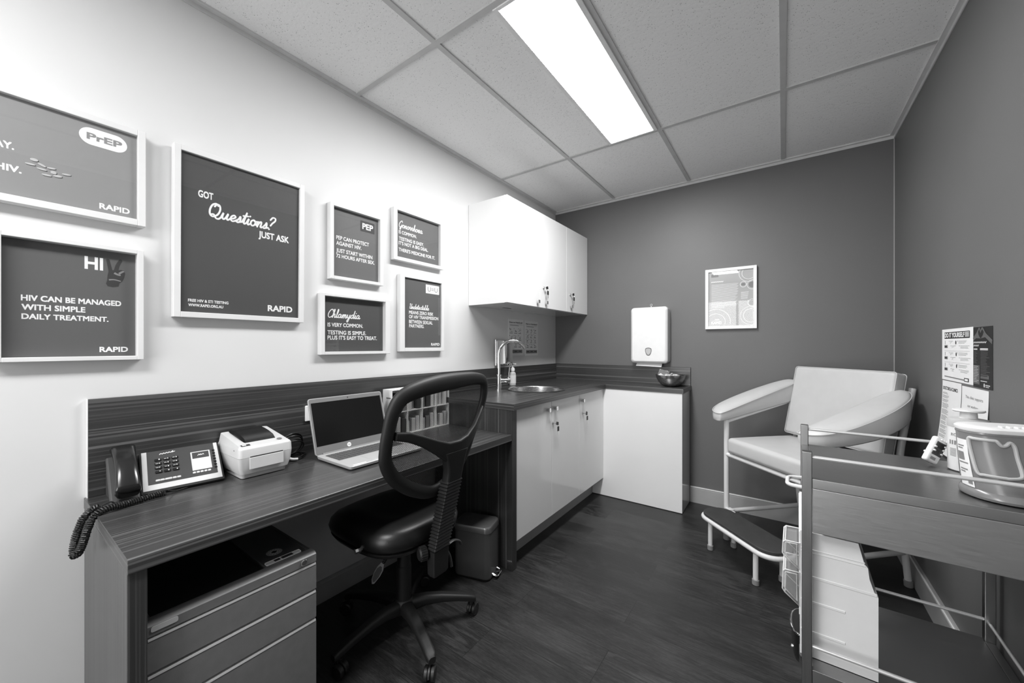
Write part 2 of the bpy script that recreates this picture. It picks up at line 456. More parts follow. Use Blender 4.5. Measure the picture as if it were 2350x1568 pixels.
# ------------------------------------------------------------------ flat printing
class Page:
    """a printed surface: (u, v) -> origin + u*U + v*V, lifted by a hair along N"""
    def __init__(s, o, U, V):
        s.o = Vector(o); s.U = Vector(U); s.V = Vector(V); s.N = s.U.cross(s.V).normalized()
    def p(s, u, v, l): return s.o + s.U * u + s.V * v + s.N * l
    def poly(s, bm, pts, l=0.0004):
        bm.faces.new([bm.verts.new(s.p(u, v, l)) for u, v in pts])
    def rect(s, bm, u0, v0, u1, v1, l=0.0004): s.poly(bm, [(u0, v0), (u1, v0), (u1, v1), (u0, v1)], l)
    def disc(s, bm, u, v, a, b, ang=0.0, l=0.0004, n=24):
        c, d = math.cos(ang), math.sin(ang)
        s.poly(bm, [(u + a * math.cos(t) * c - b * math.sin(t) * d, v + a * math.cos(t) * d + b * math.sin(t) * c) for t in [2 * PI * k / n for k in range(n)]], l)
    def ring(s, bm, u, v, r, w, l=0.0004, n=40, clip=None):
        for k in range(n):
            a0, a1 = 2 * PI * k / n, 2 * PI * (k + 1) / n
            q = [(u + rr * math.cos(a), v + rr * math.sin(a)) for rr, a in ((r, a0), (r, a1), (r - w, a1), (r - w, a0))]
            if clip and not all(clip[0] <= x <= clip[2] and clip[1] <= y <= clip[3] for x, y in q): continue
            s.poly(bm, q, l)
    def stroke(s, bm, pts, w, l=0.0004, smooth=6):
        P = [Vector((a, b, 0)) for a, b in pts]
        P = crom(P, smooth) if smooth and len(P) > 2 else P
        L = []
        for k in range(len(P)):
            t = (P[min(k + 1, len(P) - 1)] - P[max(k - 1, 0)]).normalized(); nn = Vector((-t.y, t.x, 0)) * w / 2
            ll = l + k * 1e-5
            L.append((bm.verts.new(s.p(*(P[k] + nn)[:2], ll)), bm.verts.new(s.p(*(P[k] - nn)[:2], ll))))
        for a, b in zip(L, L[1:]):
            bm.faces.new((a[0], a[1], b[1], b[0]))
        for e, ll in ((P[0], l - 4e-5), (P[-1], l + len(P) * 1e-5 + 4e-5)): s.disc(bm, e.x, e.y, w / 2, w / 2, l=ll, n=10)
    def text(s, bm, txt, u, v, width, cap, bold=0.012, l=0.0004):
        V2, F = glyphs(txt, 0.0)                    # weight comes from overprinting, shifted by a fraction of a stroke
        xs = [a for a, b in V2]; x0, x1 = min(xs), max(xs)
        d = min(max(0.0, bold), .026) * 1.2; n_ = 1 if d < 0.012 else 5
        ku, kv = (width) / (x1 - x0 + 2 * d), cap / (CAPH + 2 * d)
        for i, (su, sv) in enumerate(((0, 0), (d, d), (-d, -d), (d, -d), (-d, d))[:n_]):
            vv = [bm.verts.new(s.p(u + (a - x0 + d + su) * ku, v + (b + d + sv) * kv, l + i * 2e-5)) for a, b in V2]
            for f in F:
                try: bm.faces.new([vv[i_] for i_ in f])
                except ValueError: pass
    def script(s, bm, txt, u, v, width, cap, w, l=0.0004):
        tot = sum(CURS[c][0] for c in txt); k = width / tot; x = 0.0
        for c in txt:
            adv, strokes = CURS[c]
            for st in strokes:
                s.stroke(bm, [(u + (x + a) * k + 0.22 * b * cap / 2.2, v + b * cap / 2.2) for a, b in st], w, l)
            x += adv
_G = {}
CAPH = 0.73
def glyphs(txt, bold):
    if (txt, bold) in _G: return _G[(txt, bold)]
    cu = bpy.data.curves.new('t', 'FONT'); cu.body = txt; cu.offset = bold; cu.resolution_u = 3; cu.fill_mode = 'FRONT'
    o = bpy.data.objects.new('t', cu); COL.objects.link(o)
    dg = bpy.context.evaluated_depsgraph_get(); dg.update()
    me = bpy.data.meshes.new_from_object(o.evaluated_get(dg))
    r = ([(q.co.x, q.co.y) for q in me.vertices], [tuple(p.vertices) for p in me.polygons])
    bpy.data.meshes.remove(me); bpy.data.objects.remove(o); bpy.data.curves.remove(cu)
    _G[(txt, bold)] = r; return r
CAPH = max(b for a, b in glyphs('H', 0.0)[0])
CURS = {
 'a': (1.05, [[(.75,.85),(.5,1),(.2,.8),(.1,.4),(.3,.02),(.6,.25),(.78,.9),(.72,.3),(.85,.02),(1.1,.25)]]),
 'b': (1.0, [[(0,.1),(.25,1.2),(.38,2),(.25,2.2),(.15,1.6),(.12,.3),(.3,0),(.6,.1),(.72,.55),(.55,.85),(.75,.75),(1,.8)]]),
 'c': (.9, [[(.75,.8),(.5,1),(.2,.75),(.15,.3),(.4,0),(.7,.1),(.95,.35)]]),
 'd': (1.1, [[(.75,.85),(.5,1),(.2,.8),(.1,.4),(.3,.02),(.6,.25),(.85,1.4),(.95,2.2),(.85,1.2),(.78,.3),(.9,.02),(1.15,.25)]]),
 'e': (.9, [[(.05,.3),(.45,.45),(.7,.75),(.5,1),(.2,.75),(.15,.3),(.4,0),(.7,.1),(.95,.35)]]),
 'h': (.95, [[(0,.1),(.3,1.2),(.42,2),(.3,2.2),(.2,1.5),(.12,0)], [(.12,.2),(.4,.85),(.6,.95),(.65,.6),(.62,.15),(.75,0),(1,.3)]]),
 'i': (.5, [[(0,.2),(.22,1),(.18,.3),(.3,0),(.55,.25)], [(.28,1.45),(.32,1.5)]]),
 'l': (.5, [[(0,.1),(.3,1.2),(.42,2),(.28,2.25),(.17,1.5),(.15,.4),(.3,0),(.55,.25)]]),
 'm': (1.3, [[(0,.2),(.2,.95),(.18,0)], [(.18,.2),(.4,.85),(.55,.95),(.6,.7),(.55,0)], [(.55,.2),(.8,.85),(.95,.95),(1,.6),(.98,.15),(1.1,0),(1.35,.25)]]),
 'n': (.95, [[(0,.2),(.2,.95),(.18,0)], [(.18,.2),(.4,.85),(.6,.95),(.65,.6),(.62,.15),(.75,0),(1,.25)]]),
 'o': (.9, [[(.4,1),(.15,.8),(.1,.35),(.35,0),(.65,.2),(.7,.7),(.45,1),(.55,.8),(.95,.85)]]),
 'r': (.8, [[(0,.2),(.2,1.1),(.25,.85),(.5,.9),(.55,.6),(.5,.2),(.65,0),(.9,.25)]]),
 's': (.75, [[(0,.1),(.3,.7),(.4,1.05),(.5,.6),(.45,.15),(.2,0),(.05,.15)], [(.45,.1),(.8,.25)]]),
 't': (.6, [[(0,.2),(.3,1.4),(.38,1.9),(.25,.5),(.35,0),(.65,.25)], [(0,1.3),(.65,1.4)]]),
 'u': (1.05, [[(0,.3),(.15,1),(.12,.4),(.3,0),(.55,.25),(.75,1),(.7,.3),(.85,0),(1.1,.25)]]),
 'y': (1.0, [[(0,.3),(.15,1),(.15,.4),(.35,.05),(.6,.3),(.8,1),(.7,0),(.5,-.9),(.3,-1),(.2,-.7),(.5,-.2),(1.05,.25)]]),
 'Q': (1.6, [[(.9,1.9),(.6,2.2),(.2,1.9),(.05,1.1),(.2,.35),(.6,.05),(1.1,.5),(1.25,1.3),(1.05,2),(.7,2.1),(.5,1.7)], [(.35,.35),(.65,.4),(1,-.1),(1.35,-.15),(1.6,.2)]]),
 'C': (1.1, [[(1.1,1.7),(.95,2.15),(.5,2),(.1,1.2),(.1,.4),(.45,0),(.9,.2),(1.15,.5)]]),
 'G': (1.25, [[(1.05,1.75),(.85,2.2),(.4,1.9),(.05,1.1),(.15,.3),(.5,.05),(.9,.5),(1.05,1),(.95,.2),(.7,-.7),(.45,-.6),(.6,-.1),(1.3,.4)]]),
 'U': (1.25, [[(0,1.9),(.2,2.2),(.25,1.5),(.15,.6),(.35,.05),(.75,.4),(1,2.2),(.9,.6),(1,.05),(1.3,.25)]]),
 '?': (.9, [[(.1,1.7),(.35,2.2),(.75,2.15),(.8,1.7),(.5,1.2),(.3,.7)], [(.2,0),(.24,.05)]]),
}

# ================================================================== THE ROOM
XR, YB, YF, ZC = 2.336, 3.228, -2.3, 2.496
T = 0.08
def struct(name, bm, mat, smooth=35):
    return obj(name, bm, mat, None, smooth, kind='structure')
b = B(); box(b, -T, YF - T, -T, XR + T, YB + T, 0); struct('floor', b, 'floor')
b = B(); box(b, -T, YF - T, ZC, XR + T, YB + T, ZC + T); struct('ceiling', b, 'tile')
b = B(); box(b, -T, YF - T, 0, 0, YB + T, ZC); struct('wall_left', b, 'wall_white')
b = B(); box(b, 0, YB, 0, XR, YB + T, ZC); struct('wall_back', b, 'wall_dark')
b = B(); box(b, XR, YF - T, 0, XR + T, YB + T, ZC); struct('wall_right', b, 'wall_dark')
b = B(); box(b, 0, YF - T, 0, XR, YF, ZC); struct('wall_front', b, 'wall_white')
# suspended-ceiling grid
TX, TY = (0.588, 1.190, 1.785), (2.339, 1.123, -0.093, -1.309)
b = B()
for x in TX: box(b, x - 0.012, YF, ZC - 0.006, x + 0.012, YB - 0.02, ZC)
for y in TY: box(b, 0.02, y - 0.012, ZC - 0.0066, XR - 0.02, y + 0.012, ZC)
struct('trim_1', b, 'tee')
b = B()
for a0, a1, w in (((0, YF), (0.022, YB), 0), ((XR - 0.022, YF), (XR, YB), 0), ((0.022, YB - 0.022), (XR - 0.022, YB), 0)):
    box(b, a0[0], a0[1], ZC - 0.009, a1[0], a1[1], ZC, 0.001, 1)
for x0, y0, x1, y1 in ((0, YF, 0.004, YB), (XR - 0.004, YF, XR, YB), (0, YB - 0.004, XR, YB)):
    box(b, x0, y0, ZC - 0.026, x1, y1, ZC - 0.009)
struct('trim_2', b, 'angle')
def skirting(name, pts, axis, lo, hi):
    b = B(); slab(b, pts, axis, lo, hi); return struct(name, b, 'skirt')
H = 0.122
skirting('baseboard_back', [(YB - x, z) for x, z in ((0, 0), (0.016, 0), (0.016, H - 0.012), (0.012, H - 0.008), (0.012, H - 0.003), (0.008, H), (0, H))], 0, 1.196, XR - 0.016)
skirting('baseboard_right', [(XR - x, z) for x, z in ((0, 0), (0.016, 0), (0.016, H - 0.012), (0.012, H - 0.008), (0.012, H - 0.003), (0.008, H), (0, H))], 1, YF, YB)
skirting('baseboard_left', [(x, z) for x, z in ((0, 0), (0.016, 0), (0.016, 0.088), (0.012, 0.093), (0.012, 0.097), (0.008, 0.1), (0, 0.1))], 1, YF, 1.66)
b = B(); box(b, 1.2, YB - 0.018, H - 0.006, XR - 0.018, YB - 0.012, H + 0.002, 0.002)
box(b, XR - 0.018, 0.0, H - 0.006, XR - 0.012, YB - 0.018, H + 0.002, 0.002)
struct('trim_3', b, 'edge')
b = B(); box(b, XR - .0035, YB - .0035, H, XR, YB, ZC - .026); struct('trim_4', b, 'skirt')

# ------------------------------------------------------------------ ceiling light panels
def ceiling_light(x0, x1, y0, y1, power, spread, label):
    cx, cy = (x0 + x1) / 2, (y0 + y1) / 2
    t = thing('ceiling_light', label, 'ceiling light', (cx, cy, ZC - 0.012))
    f = B(); z0, z1 = ZC - 0.012, ZC - 0.001; e = 0.021
    box(f, x0, y0, z0, x0 + e, y1, z1, 0.002); box(f, x1 - e, y0, z0, x1, y1, z1, 0.002)
    box(f, x0 + e, y0, z0, x1 - e, y0 + 0.014, z1, 0.002); box(f, x0 + e, y1 - 0.014, z0, x1 - e, y1, z1, 0.002)
    obj('frame', f, 'edge', t)
    d = B(); box(d, x0 + e, y0 + 0.014, ZC - 0.006, x1 - e, y1 - 0.014, ZC - 0.002); obj('diffuser', d, 'panel', t)
    ld_ = bpy.data.lights.new('panel_lamp', 'AREA'); ld_.shape = 'RECTANGLE'; ld_.size = x1 - x0 - 2 * e; ld_.size_y = y1 - y0 - .028
    ld_.energy = power; ld_.spread = math.radians(spread)
    lo_ = bpy.data.objects.new('panel_lamp', ld_); COL.objects.link(lo_); lo_.parent = t; lo_.location = (0, 0, .004)
    return t
ceiling_light(0.884, 1.182, 1.135, 2.327, PANEL_POWER, 180, 'bright white rectangular panel light set into the tiled ceiling')
ceiling_light(0.75, 1.178, -1.29, -0.11, REAR_POWER, 180, 'white panel light in the ceiling behind the camera position')

# window behind the camera: frame, bright pane and the daylight that comes in through it
wx0, wx1, wz0, wz1 = .45, 1.65, .35, 2.10
b = B()
for q in ((wx0 - .05, wz0 - .05, wx1 + .05, wz0), (wx0 - .05, wz1, wx1 + .05, wz1 + .05), (wx0 - .05, wz0, wx0, wz1), (wx1, wz0, wx1 + .05, wz1), (1.03, wz0, 1.07, wz1)):
    box(b, q[0], YF + .001, q[1], q[2], YF + .03, q[3], .002, 1)
win = struct('window_1', b, 'edge')
b = B(); box(b, wx0, YF + .002, wz0, wx1, YF + .006, wz1); obj('pane', b, emit_mat('daylight_pane', 1.6), win)
wl = bpy.data.lights.new('daylight', 'AREA'); wl.shape = 'RECTANGLE'; wl.size = wx1 - wx0; wl.size_y = wz1 - wz0; wl.energy = WINDOW_POWER
wo = bpy.data.objects.new('daylight', wl); COL.objects.link(wo); wo.location = ((wx0 + wx1) / 2, YF + .012, (wz0 + wz1) / 2); wo.rotation_euler = (PI / 2, 0, 0)

# ------------------------------------------------------------------ framed posters on the left wall
def poster(y0, z0, y1, z1, iy0, iz0, iy1, iz1, pm, label, lean=0.0, xp=.0125, group='white framed posters on the left wall'):
    t = thing('picture_frame', label, 'framed poster', (0, (y0 + y1) / 2, z0), 0, group)
    dp = 0.033
    f = B()
    def bar(a, b_, c, d): box(f, 0.001, a, b_, dp, c, d, 0.0012, 1)
    bar(y0, z0, iy0, z1); bar(iy1, z0, y1, z1); bar(iy0, z0, iy1, iz0); bar(iy0, iz1, iy1, z1)
    obj('frame', f, 'frame', t)
    p = B(); box(p, 0.002, iy0 - 0.004, iz0 - 0.004, xp, iy1 + 0.004, iz1 + 0.004); pr = obj('print', p, pm, t)
    g = B(); box(g, xp + .002, iy0 - 0.003, iz0 - 0.003, xp + .0038, iy1 + 0.003, iz1 + 0.003); obj('glass', g, 'glass', t)
    pg = Page((xp, 0, 0), (0, 1, 0), (0, 0, 1))
    t['_lean'] = lean
    return t, pr, pg
def finish_poster(t, pr, parts):
    for name, bm, mat in parts: obj(name, bm, mat, t, smooth=0)
    a = t.pop('_lean')
    if a: t.rotation_euler[1] = a
def lines(pg, bm, rows, bold=0.012):
    for s_, u, v, u1, v1, h in rows:
        if s_[0] == '*': pg.script(bm, s_[1:], u, (v + v1) / 2, u1 - u, h, h * 0.085)
        else: pg.text(bm, s_, u, (v + v1) / 2, u1 - u, h, bold)

# pill poster
t, pr, pg = poster(-0.12, 1.612, 0.329, 1.932, -0.10, 1.633, 0.309, 1.912, 'print_a', 'white framed pale grey poster with a white PrEP pill badge, cut off at the left', xp=.019)
lt, dk, pl, sh = B(), B(), B(), B()
n = 14
cy, cz, hw, hh = 0.233, 1.8677, 0.053, 0.0265
pts = [(cy + (hw - hh) + hh * math.cos(a), cz + hh * math.sin(a)) for a in [-PI / 2 + PI * k / n for k in range(n + 1)]] + \
      [(cy - (hw - hh) + hh * math.cos(a), cz + hh * math.sin(a)) for a in [PI / 2 + PI * k / n for k in range(n + 1)]]
pg.poly(lt, pts)
pg.text(dk, 'PrEP', 0.196, 1.8575, 0.078, 0.0205, 0.035, 0.0008)
lines(pg, lt, [('DAY.', .009, 1.759, .059, 1.767, .020), ('HIV.', .026, 1.699, .072, 1.703, .019)], 0.03)
pg.text(lt, 'RAPID', .223, 1.647, .069, .018, 0.045)
PILLS = [(.094, 1.750, .0075, .0042, 0), (.087, 1.735, .0095, .0026, .0), (.108, 1.740, .0085, .003, -.45), (.126, 1.737, .0085, .0026, .1), (.108, 1.728, .0095, .0026, -.1),
         (.130, 1.726, .006, .0046, 0), (.117, 1.714, .0095, .0027, .0), (.138, 1.718, .0088, .0034, .1), (.155, 1.729, .0092, .0026, .1)]
for (u, v, a_, b_, an) in PILLS:
    pg.disc(sh, u + 0.0016, v - 0.0016, a_, b_, an, 0.0003); pg.disc(pl, u, v, a_, b_, an, 0.0006)
finish_poster(t, pr, [('lettering', lt, 'lettering'), ('badge_lettering', dk, 'print_a'), ('printed_pills', pl, 'paleink'), ('printed_pill_shading', sh, 'ink')])

# hand-sign poster
t, pr, pg = poster(0.018, 1.165, 0.324, 1.531, 0.037, 1.178, 0.308, 1.517, 'print_b', 'white framed grey poster with HI and a hand sign above three lines', xp=.006)
lt, hd, hl = B(), B(), B()
lines(pg, lt, [('HIV CAN BE MANAGED', .071, 1.341, .274, 1.342, .017), ('WITH SIMPLE', .072, 1.314, .195, 1.316, .017), ('DAILY TREATMENT.', .072, 1.288, .245, 1.289, .016)], 0.03)
pg.text(lt, 'HI', .193, 1.4525, .040, .040, 0.03); pg.text(lt, 'RAPID', .225, 1.191, .065, .017, 0.045)
def sausage(bm, pts, w0, w1, l):
    P = crom([Vector((a, c, 0)) for a, c in pts], 5); k = len(P) - 1; L, R = [], []
    for i, p_ in enumerate(P):
        tt = (P[min(i + 1, k)] - P[max(i - 1, 0)]).normalized(); w = (w0 + (w1 - w0) * i / k) / 2
        L.append((p_.x - tt.y * w, p_.y + tt.x * w)); R.append((p_.x + tt.y * w, p_.y - tt.x * w))
    e = P[-1]; ang = math.atan2(*(P[-1] - P[-2]).yx)
    capp = [(e.x + w1 / 2 * math.cos(ang + a), e.y + w1 / 2 * math.sin(ang + a)) for a in [-PI / 2 + PI * q / 8 for q in range(9)]]
    pg.poly(bm, R + capp + L[::-1], l)
sausage(hd, [(.250, 1.452), (.247, 1.470), (.2435, 1.489)], .0095, .0075, .0004)
sausage(hd, [(.262, 1.456), (.266, 1.475), (.2725, 1.491)], .0105, .0085, .0004)
pg.poly(hd, [(.243, 1.440), (.246, 1.456), (.256, 1.458), (.266, 1.459), (.274, 1.461), (.280, 1.460), (.2835, 1.450), (.281, 1.436), (.277, 1.424), (.270, 1.416), (.268, 1.406), (.255, 1.402), (.243, 1.404), (.2395, 1.412), (.242, 1.424)], .00045)
sausage(hl, [(.258, 1.449), (.264, 1.4455), (.2705, 1.4435)], .006, .005, .0007)
sausage(hl, [(.269, 1.448), (.2745, 1.4535), (.2785, 1.4565)], .0055, .005, .0007)
sausage(hl, [(.246, 1.425), (.258, 1.427), (.272, 1.424)], .004, .003, .0007)
finish_poster(t, pr, [('lettering', lt, 'lettering'), ('printed_hand', hd, 'ink'), ('printed_hand_light', hl, 'greyink')])

# large question poster
t, pr, pg = poster(0.40, 1.315, 0.849, 1.930, 0.42, 1.335, 0.829, 1.911, 'print_c', 'large white framed charcoal poster with white handwritten Questions lettering', 0.014, xp=.021)
lt = B()
lines(pg, lt, [('GOT', .471, 1.7615, .517, 1.7635, .026), ('JUST ASK', .670, 1.658, .788, 1.660, .027), ('FREE HIV & STI TESTING', .443, 1.372, .567, 1.374, .0105), ('WWW.RAPID.ORG.AU', .444, 1.355, .550, 1.357, .0105)], 0.025)
pg.text(lt, 'RAPID', .706, 1.3575, .098, .0255, 0.04)
pg.script(lt, 'Questions?', .500, 1.7005, .226, .052, .0062)
finish_poster(t, pr, [('lettering', lt, 'lettering')])

# badge poster
t, pr, pg = poster(0.972, 1.533, 1.267, 1.900, 0.990, 1.549, 1.247, 1.885, 'print_d', 'small white framed grey poster with a black PEP badge at its top right')
lt, bd = B(), B()
lines(pg, lt, [('PEP CAN PROTECT', 1.012, 1.731, 1.192, 1.733, .019), ('AGAINST HIV.', 1.012, 1.704, 1.148, 1.706, .019), ('JUST START WITHIN', 1.012, 1.668, 1.212, 1.670, .019), ('72 HOURS AFTER SEX.', 1.012, 1.642, 1.225, 1.644, .018)], 0.02)
pg.poly(bd, rrect(.083, .055, .004, 3, 1.1835, 1.8315)); pg.text(lt, 'PEP', 1.153, 1.8165, .063, .031, 0.04, 0.0008)
finish_poster(t, pr, [('lettering', lt, 'lettering'), ('badge', bd, 'ink')])

# upper right landscape poster
t, pr, pg = poster(1.335, 1.692, 1.712, 1.985, 1.359, 1.712, 1.687, 1.972, 'print_d', 'small landscape white framed grey poster with handwritten Gonorrhoea heading')
lt = B()
lines(pg, lt, [('IS COMMON.', 1.382, 1.848, 1.511, 1.850, .019), ('TESTING IS EASY.', 1.384, 1.811, 1.566, 1.814, .0195), ("IT'S NOT A BIG DEAL.", 1.382, 1.785, 1.601, 1.788, .0195), ("THERE'S MEDICINE FOR IT.", 1.382, 1.747, 1.657, 1.751, .0195)], 0.02)
pg.script(lt, 'Gonorrhoea', 1.382, 1.886, .172, .038, .0045)
finish_poster(t, pr, [('lettering', lt, 'lettering')])

# lower left landscape poster
t, pr, pg = poster(0.926, 1.169, 1.310, 1.460, 0.946, 1.183, 1.281, 1.448, 'print_f', 'small landscape white framed dark poster with handwritten Chlamydia heading', xp=.006)
lt = B()
lines(pg, lt, [('IS VERY COMMON.', .972, 1.303, 1.161, 1.305, .019), ('TESTING IS SIMPLE.', .972, 1.265, 1.179, 1.268, .0195), ("PLUS IT'S EASY TO TREAT.", .972, 1.241, 1.244, 1.242, .0195)], 0.02)
pg.script(lt, 'Chlamydia', .972, 1.349, .170, .040, .0045)
finish_poster(t, pr, [('lettering', lt, 'lettering')])

# lower right portrait poster
t, pr, pg = poster(1.378, 1.179, 1.717, 1.618, 1.410, 1.200, 1.697, 1.603, 'print_g', 'small portrait white framed grey poster with a white U=U box', xp=.022)
lt, bx, bk = B(), B(), B()
lines(pg, lt, [('MEANS ZERO RISK', 1.447, 1.395, 1.634, 1.398, .0195), ('OF HIV TRANSMISSION', 1.447, 1.370, 1.676, 1.372, .0195), ('BETWEEN SEXUAL', 1.447, 1.341, 1.629, 1.343, .0205), ('PARTNERS.', 1.448, 1.317, 1.560, 1.319, .0195)], 0.02)
pg.text(lt, 'RAPID', 1.617, 1.212, .070, .0165, 0.045)
pg.script(lt, 'Undetectable', 1.449, 1.427, .148, .030, .0038)
pg.rect(bx, 1.574, 1.531, 1.683, 1.584); pg.text(bk, 'U=U', 1.589, 1.543, .081, .028, -0.005, 0.0008)
finish_poster(t, pr, [('lettering', lt, 'lettering'), ('box_print', bx, 'lettering'), ('box_lettering', bk, 'greyink')])

# ------------------------------------------------------------------ framed certificate on the back wall
t = thing('picture_frame', 'white framed pale certificate with circle pattern on the dark back wall', 'framed poster', (1.47, YB, 1.337))
x0, z0, x1, z1 = 1.304, 1.336, 1.634, 1.786
ix0, iz0, ix1, iz1 = 1.326, 1.359, 1.613, 1.764
f = B()
for q in ((x0, z0, ix0, z1), (ix1, z0, x1, z1), (ix0, z0, ix1, iz0), (ix0, iz1, ix1, z1)): box(f, q[0], YB - 0.026, q[1], q[2], YB - 0.001, q[3], 0.0015, 1)
obj('frame', f, 'edge', t)
p = B(); box(p, ix0 - .004, YB - 0.016, iz0 - .004, ix1 + .004, YB - 0.002, iz1 + .004); obj('print', p, 'print_j', t)
g = B(); box(g, ix0 - .003, YB - 0.0205, iz0 - .003, ix1 + .003, YB - 0.0185, iz1 + .003); obj('glass', g, 'glass', t)
pg = Page((0, YB - 0.016, 0), (1, 0, 0), (0, 0, 1))
lt, dk = B(), B()
pg.text(lt, 'RAPID', 1.344, 1.3735, .069, .018, 0.045)
pg.stroke(lt, [(1.368, 1.402), (1.374, 1.411), (1.378, 1.403), (1.383, 1.411), (1.387, 1.403), (1.392, 1.411), (1.396, 1.404)], .003)
pg.rect(lt, 1.348, 1.3955, 1.416, 1.397)
pg.stroke(lt, [(1.344 + .006 * k, 1.688 + (.003 if k % 2 else 0)) for k in range(14)], .006, smooth=0)
for k in range(12): pg.rect(lt, 1.345, 1.668 - k * .0062, 1.52 - (k % 3) * .004, 1.6697 - k * .0062)
for k in range(17): pg.rect(lt, 1.345, 1.594 - k * .0062, (1.516 - (k % 4) * .005) if k < 15 else 1.431, 1.5957 - k * .0062)
for k in range(8): pg.rect(lt, 1.536, 1.600 - k * .0068, 1.585 - k * .0012, 1.602 - k * .0068)
CL = (ix0, iz0, ix1, iz1)
for i_, (u, v, r, w) in enumerate(((1.585, 1.735, .044, .003), (1.585, 1.735, .062, .003), (1.551, 1.657, .021, .003), (1.607, 1.651, .034, .0025), (1.607, 1.52, .029, .0025), (1.60, 1.43, .05, .003), (1.60, 1.43, .068, .002), (1.374, 1.388, .098, .0035), (1.374, 1.388, .064, .003))):
    pg.ring(lt, u, v, r, w, 0.0006 + i_ * 6e-5, clip=CL)
def cdisc(bm, u, v, a, bb):
    pts = [(min(max(u + a * math.cos(t_), ix0), ix1), min(max(v + bb * math.sin(t_), iz0), iz1)) for t_ in [2 * PI * k / 28 for k in range(28)]]
    pg.poly(bm, pts, 0.0003)
cdisc(dk, 1.551, 1.657, .013, .010); cdisc(dk, 1.606, 1.651, .022, .022); cdisc(dk, 1.606, 1.52, .02, .018)
pg.rect(dk, 1.344, 1.725, 1.392, 1.746)
obj('lettering', lt, 'lettering', t, 0); obj('printed_discs', dk, 'greyink', t, 0)

# ------------------------------------------------------------------ cabinetry
def knob(bm, x, y, z, hz):
    """square chrome pull on a door facing +x: stem and an L-shaped tab"""
    box(bm, x, y - .006, z - .006, x + .020, y + .006, z + .006, .001, 1)
    box(bm, x + .014, y - .011, z - .011, x + .022, y + .011, z + .011, .0012, 1)
    box(bm, x + .004, y - .009, z + (.009 if hz > 0 else -.013), x + .022, y + .009, z + (.013 if hz > 0 else -.009), .001, 1)
def lockset(bm, x, y, z):
    cyl(bm, (x, y, z), (x + .006, y, z), .0095, 20, bev=.001); cyl(bm, (x + .006, y, z), (x + .009, y, z), .006, 16)
def doors(parent, xf_, zb, zt, ys, pulls, locks, gap=.0015, hz=1):
    out = []
    for k in range(len(ys) - 1):
        d = B(); box(d, xf_ - .018, ys[k] + gap, zb, xf_, ys[k + 1] - gap, zt, .001, 1)
        o = obj('door', d, 'gloss', parent); out.append(o)
        h = B(); knob(h, xf_, pulls[k][0], pulls[k][1], hz); obj('handle', h, 'chrome', o)
        for (i, y, z) in locks:
            if i == k:
                l_ = B(); lockset(l_, xf_, y, z); obj('lock', l_, 'chrome', o)
    return out
KEYLIST = []
def key_set(x, y, z, label, ang):
    """a key standing in the lock with a second key hanging from its ring"""
    t = thing('key', label, 'key', (x, y, z), 0, 'keys in the cabinet locks')
    k = B(); box(k, x + .009, y - .0015, z - .004, x + .020, y + .0015, z + .004); obj('blade', k, 'chrome', t)
    k = B(); cushion(k, .006, .026, .020, .0025, Matrix.Translation((x + .026, y + .012, z)) @ Matrix.Rotation(ang, 4, 'X'), n=3); obj('bow', k, 'black', t)
    k = B(); tube(k, [(x + .026, y + .022 + .009 * math.sin(a), z - .012 + .009 * math.cos(a)) for a in [2 * PI * i / 20 for i in range(20)]], .0009, 6, True); obj('ring', k, 'chrome', t)
    k = B(); cushion(k, .005, .020, .030, .0024, Matrix.Translation((x + .026, y + .024, z - .036)), n=3); obj('hanging_bow', k, 'black', t)
    k = B(); box(k, x + .0248, y + .0205, z - .076, x + .0272, y + .0275, z - .050); obj('hanging_blade', k, 'chrome', t)
    return t

# wall cabinet
t = thing('wall_cabinet', 'white gloss three-door cupboard hung high on the left wall in the corner', 'cabinet', (0, 2.605, 1.492))
c = B(); box(c, .001, 1.983, 1.492, .313, YB - .003, 2.192, .001, 1); obj('body', c, 'gloss', t)
doors(t, .331, 1.494, 2.192, (1.983, 2.397, 2.815, YB - .003), ((2.354, 1.533), (2.472, 1.535), (2.886, 1.540)), ((1, 2.443, 1.642), (2, 2.878, 1.640)), hz=-1)
c = B(); box(c, .10, 2.24, 1.4908, .118, 2.33, 1.492); obj('maker_plate', c, 'charcoal', t)
key_set(.331, 2.443, 1.642, 'key hanging in the lock of the middle wall cupboard door', .3)
key_set(.331, 2.878, 1.640, 'key hanging in the lock of the right-hand wall cupboard door', .3)

# base cabinet under the sink
t = thing('base_cabinet', 'white gloss three-door base cupboard under the sink bench', 'cabinet', (0, 2.30, 0))
c = B(); box(c, .03, 1.703, .142, .58, 2.930, .700); 
box(c, .03, 1.703, .70, .05, 2.93, .865); box(c, .56, 1.703, .70, .58, 2.93, .865)
obj('body', c, 'gloss', t)
c = B(); box(c, .487, 1.703, 0, .505, 2.934, .142); obj('kickboard', c, 'skirt', t)
doors(t, .600, .143, .862, (1.706, 2.093, 2.491, 2.897), ((2.040, .813), (2.131, .813), (2.532, .815)), ((1, 2.096 + .012, .722), (2, 2.547, .722)))
c = B(); box(c, .582, 2.897, .143, .600, 2.934, .862, .001, 1); obj('filler_strip', c, 'gloss', t)
key_set(.600, 2.108, .722, 'key hanging in the lock of the middle base cupboard door', -.3)
key_set(.600, 2.547, .722, 'key hanging in the lock of the right base cupboard door', 1.2)
# dark end panel
e = B(); box(e, .0185, 1.660, 0, .604, 1.702, .866, .0012, 1); tag(obj('end_panel', e, 'lam_end'), 'dark laminate upright panel at the desk end of the sink bench', 'panel')
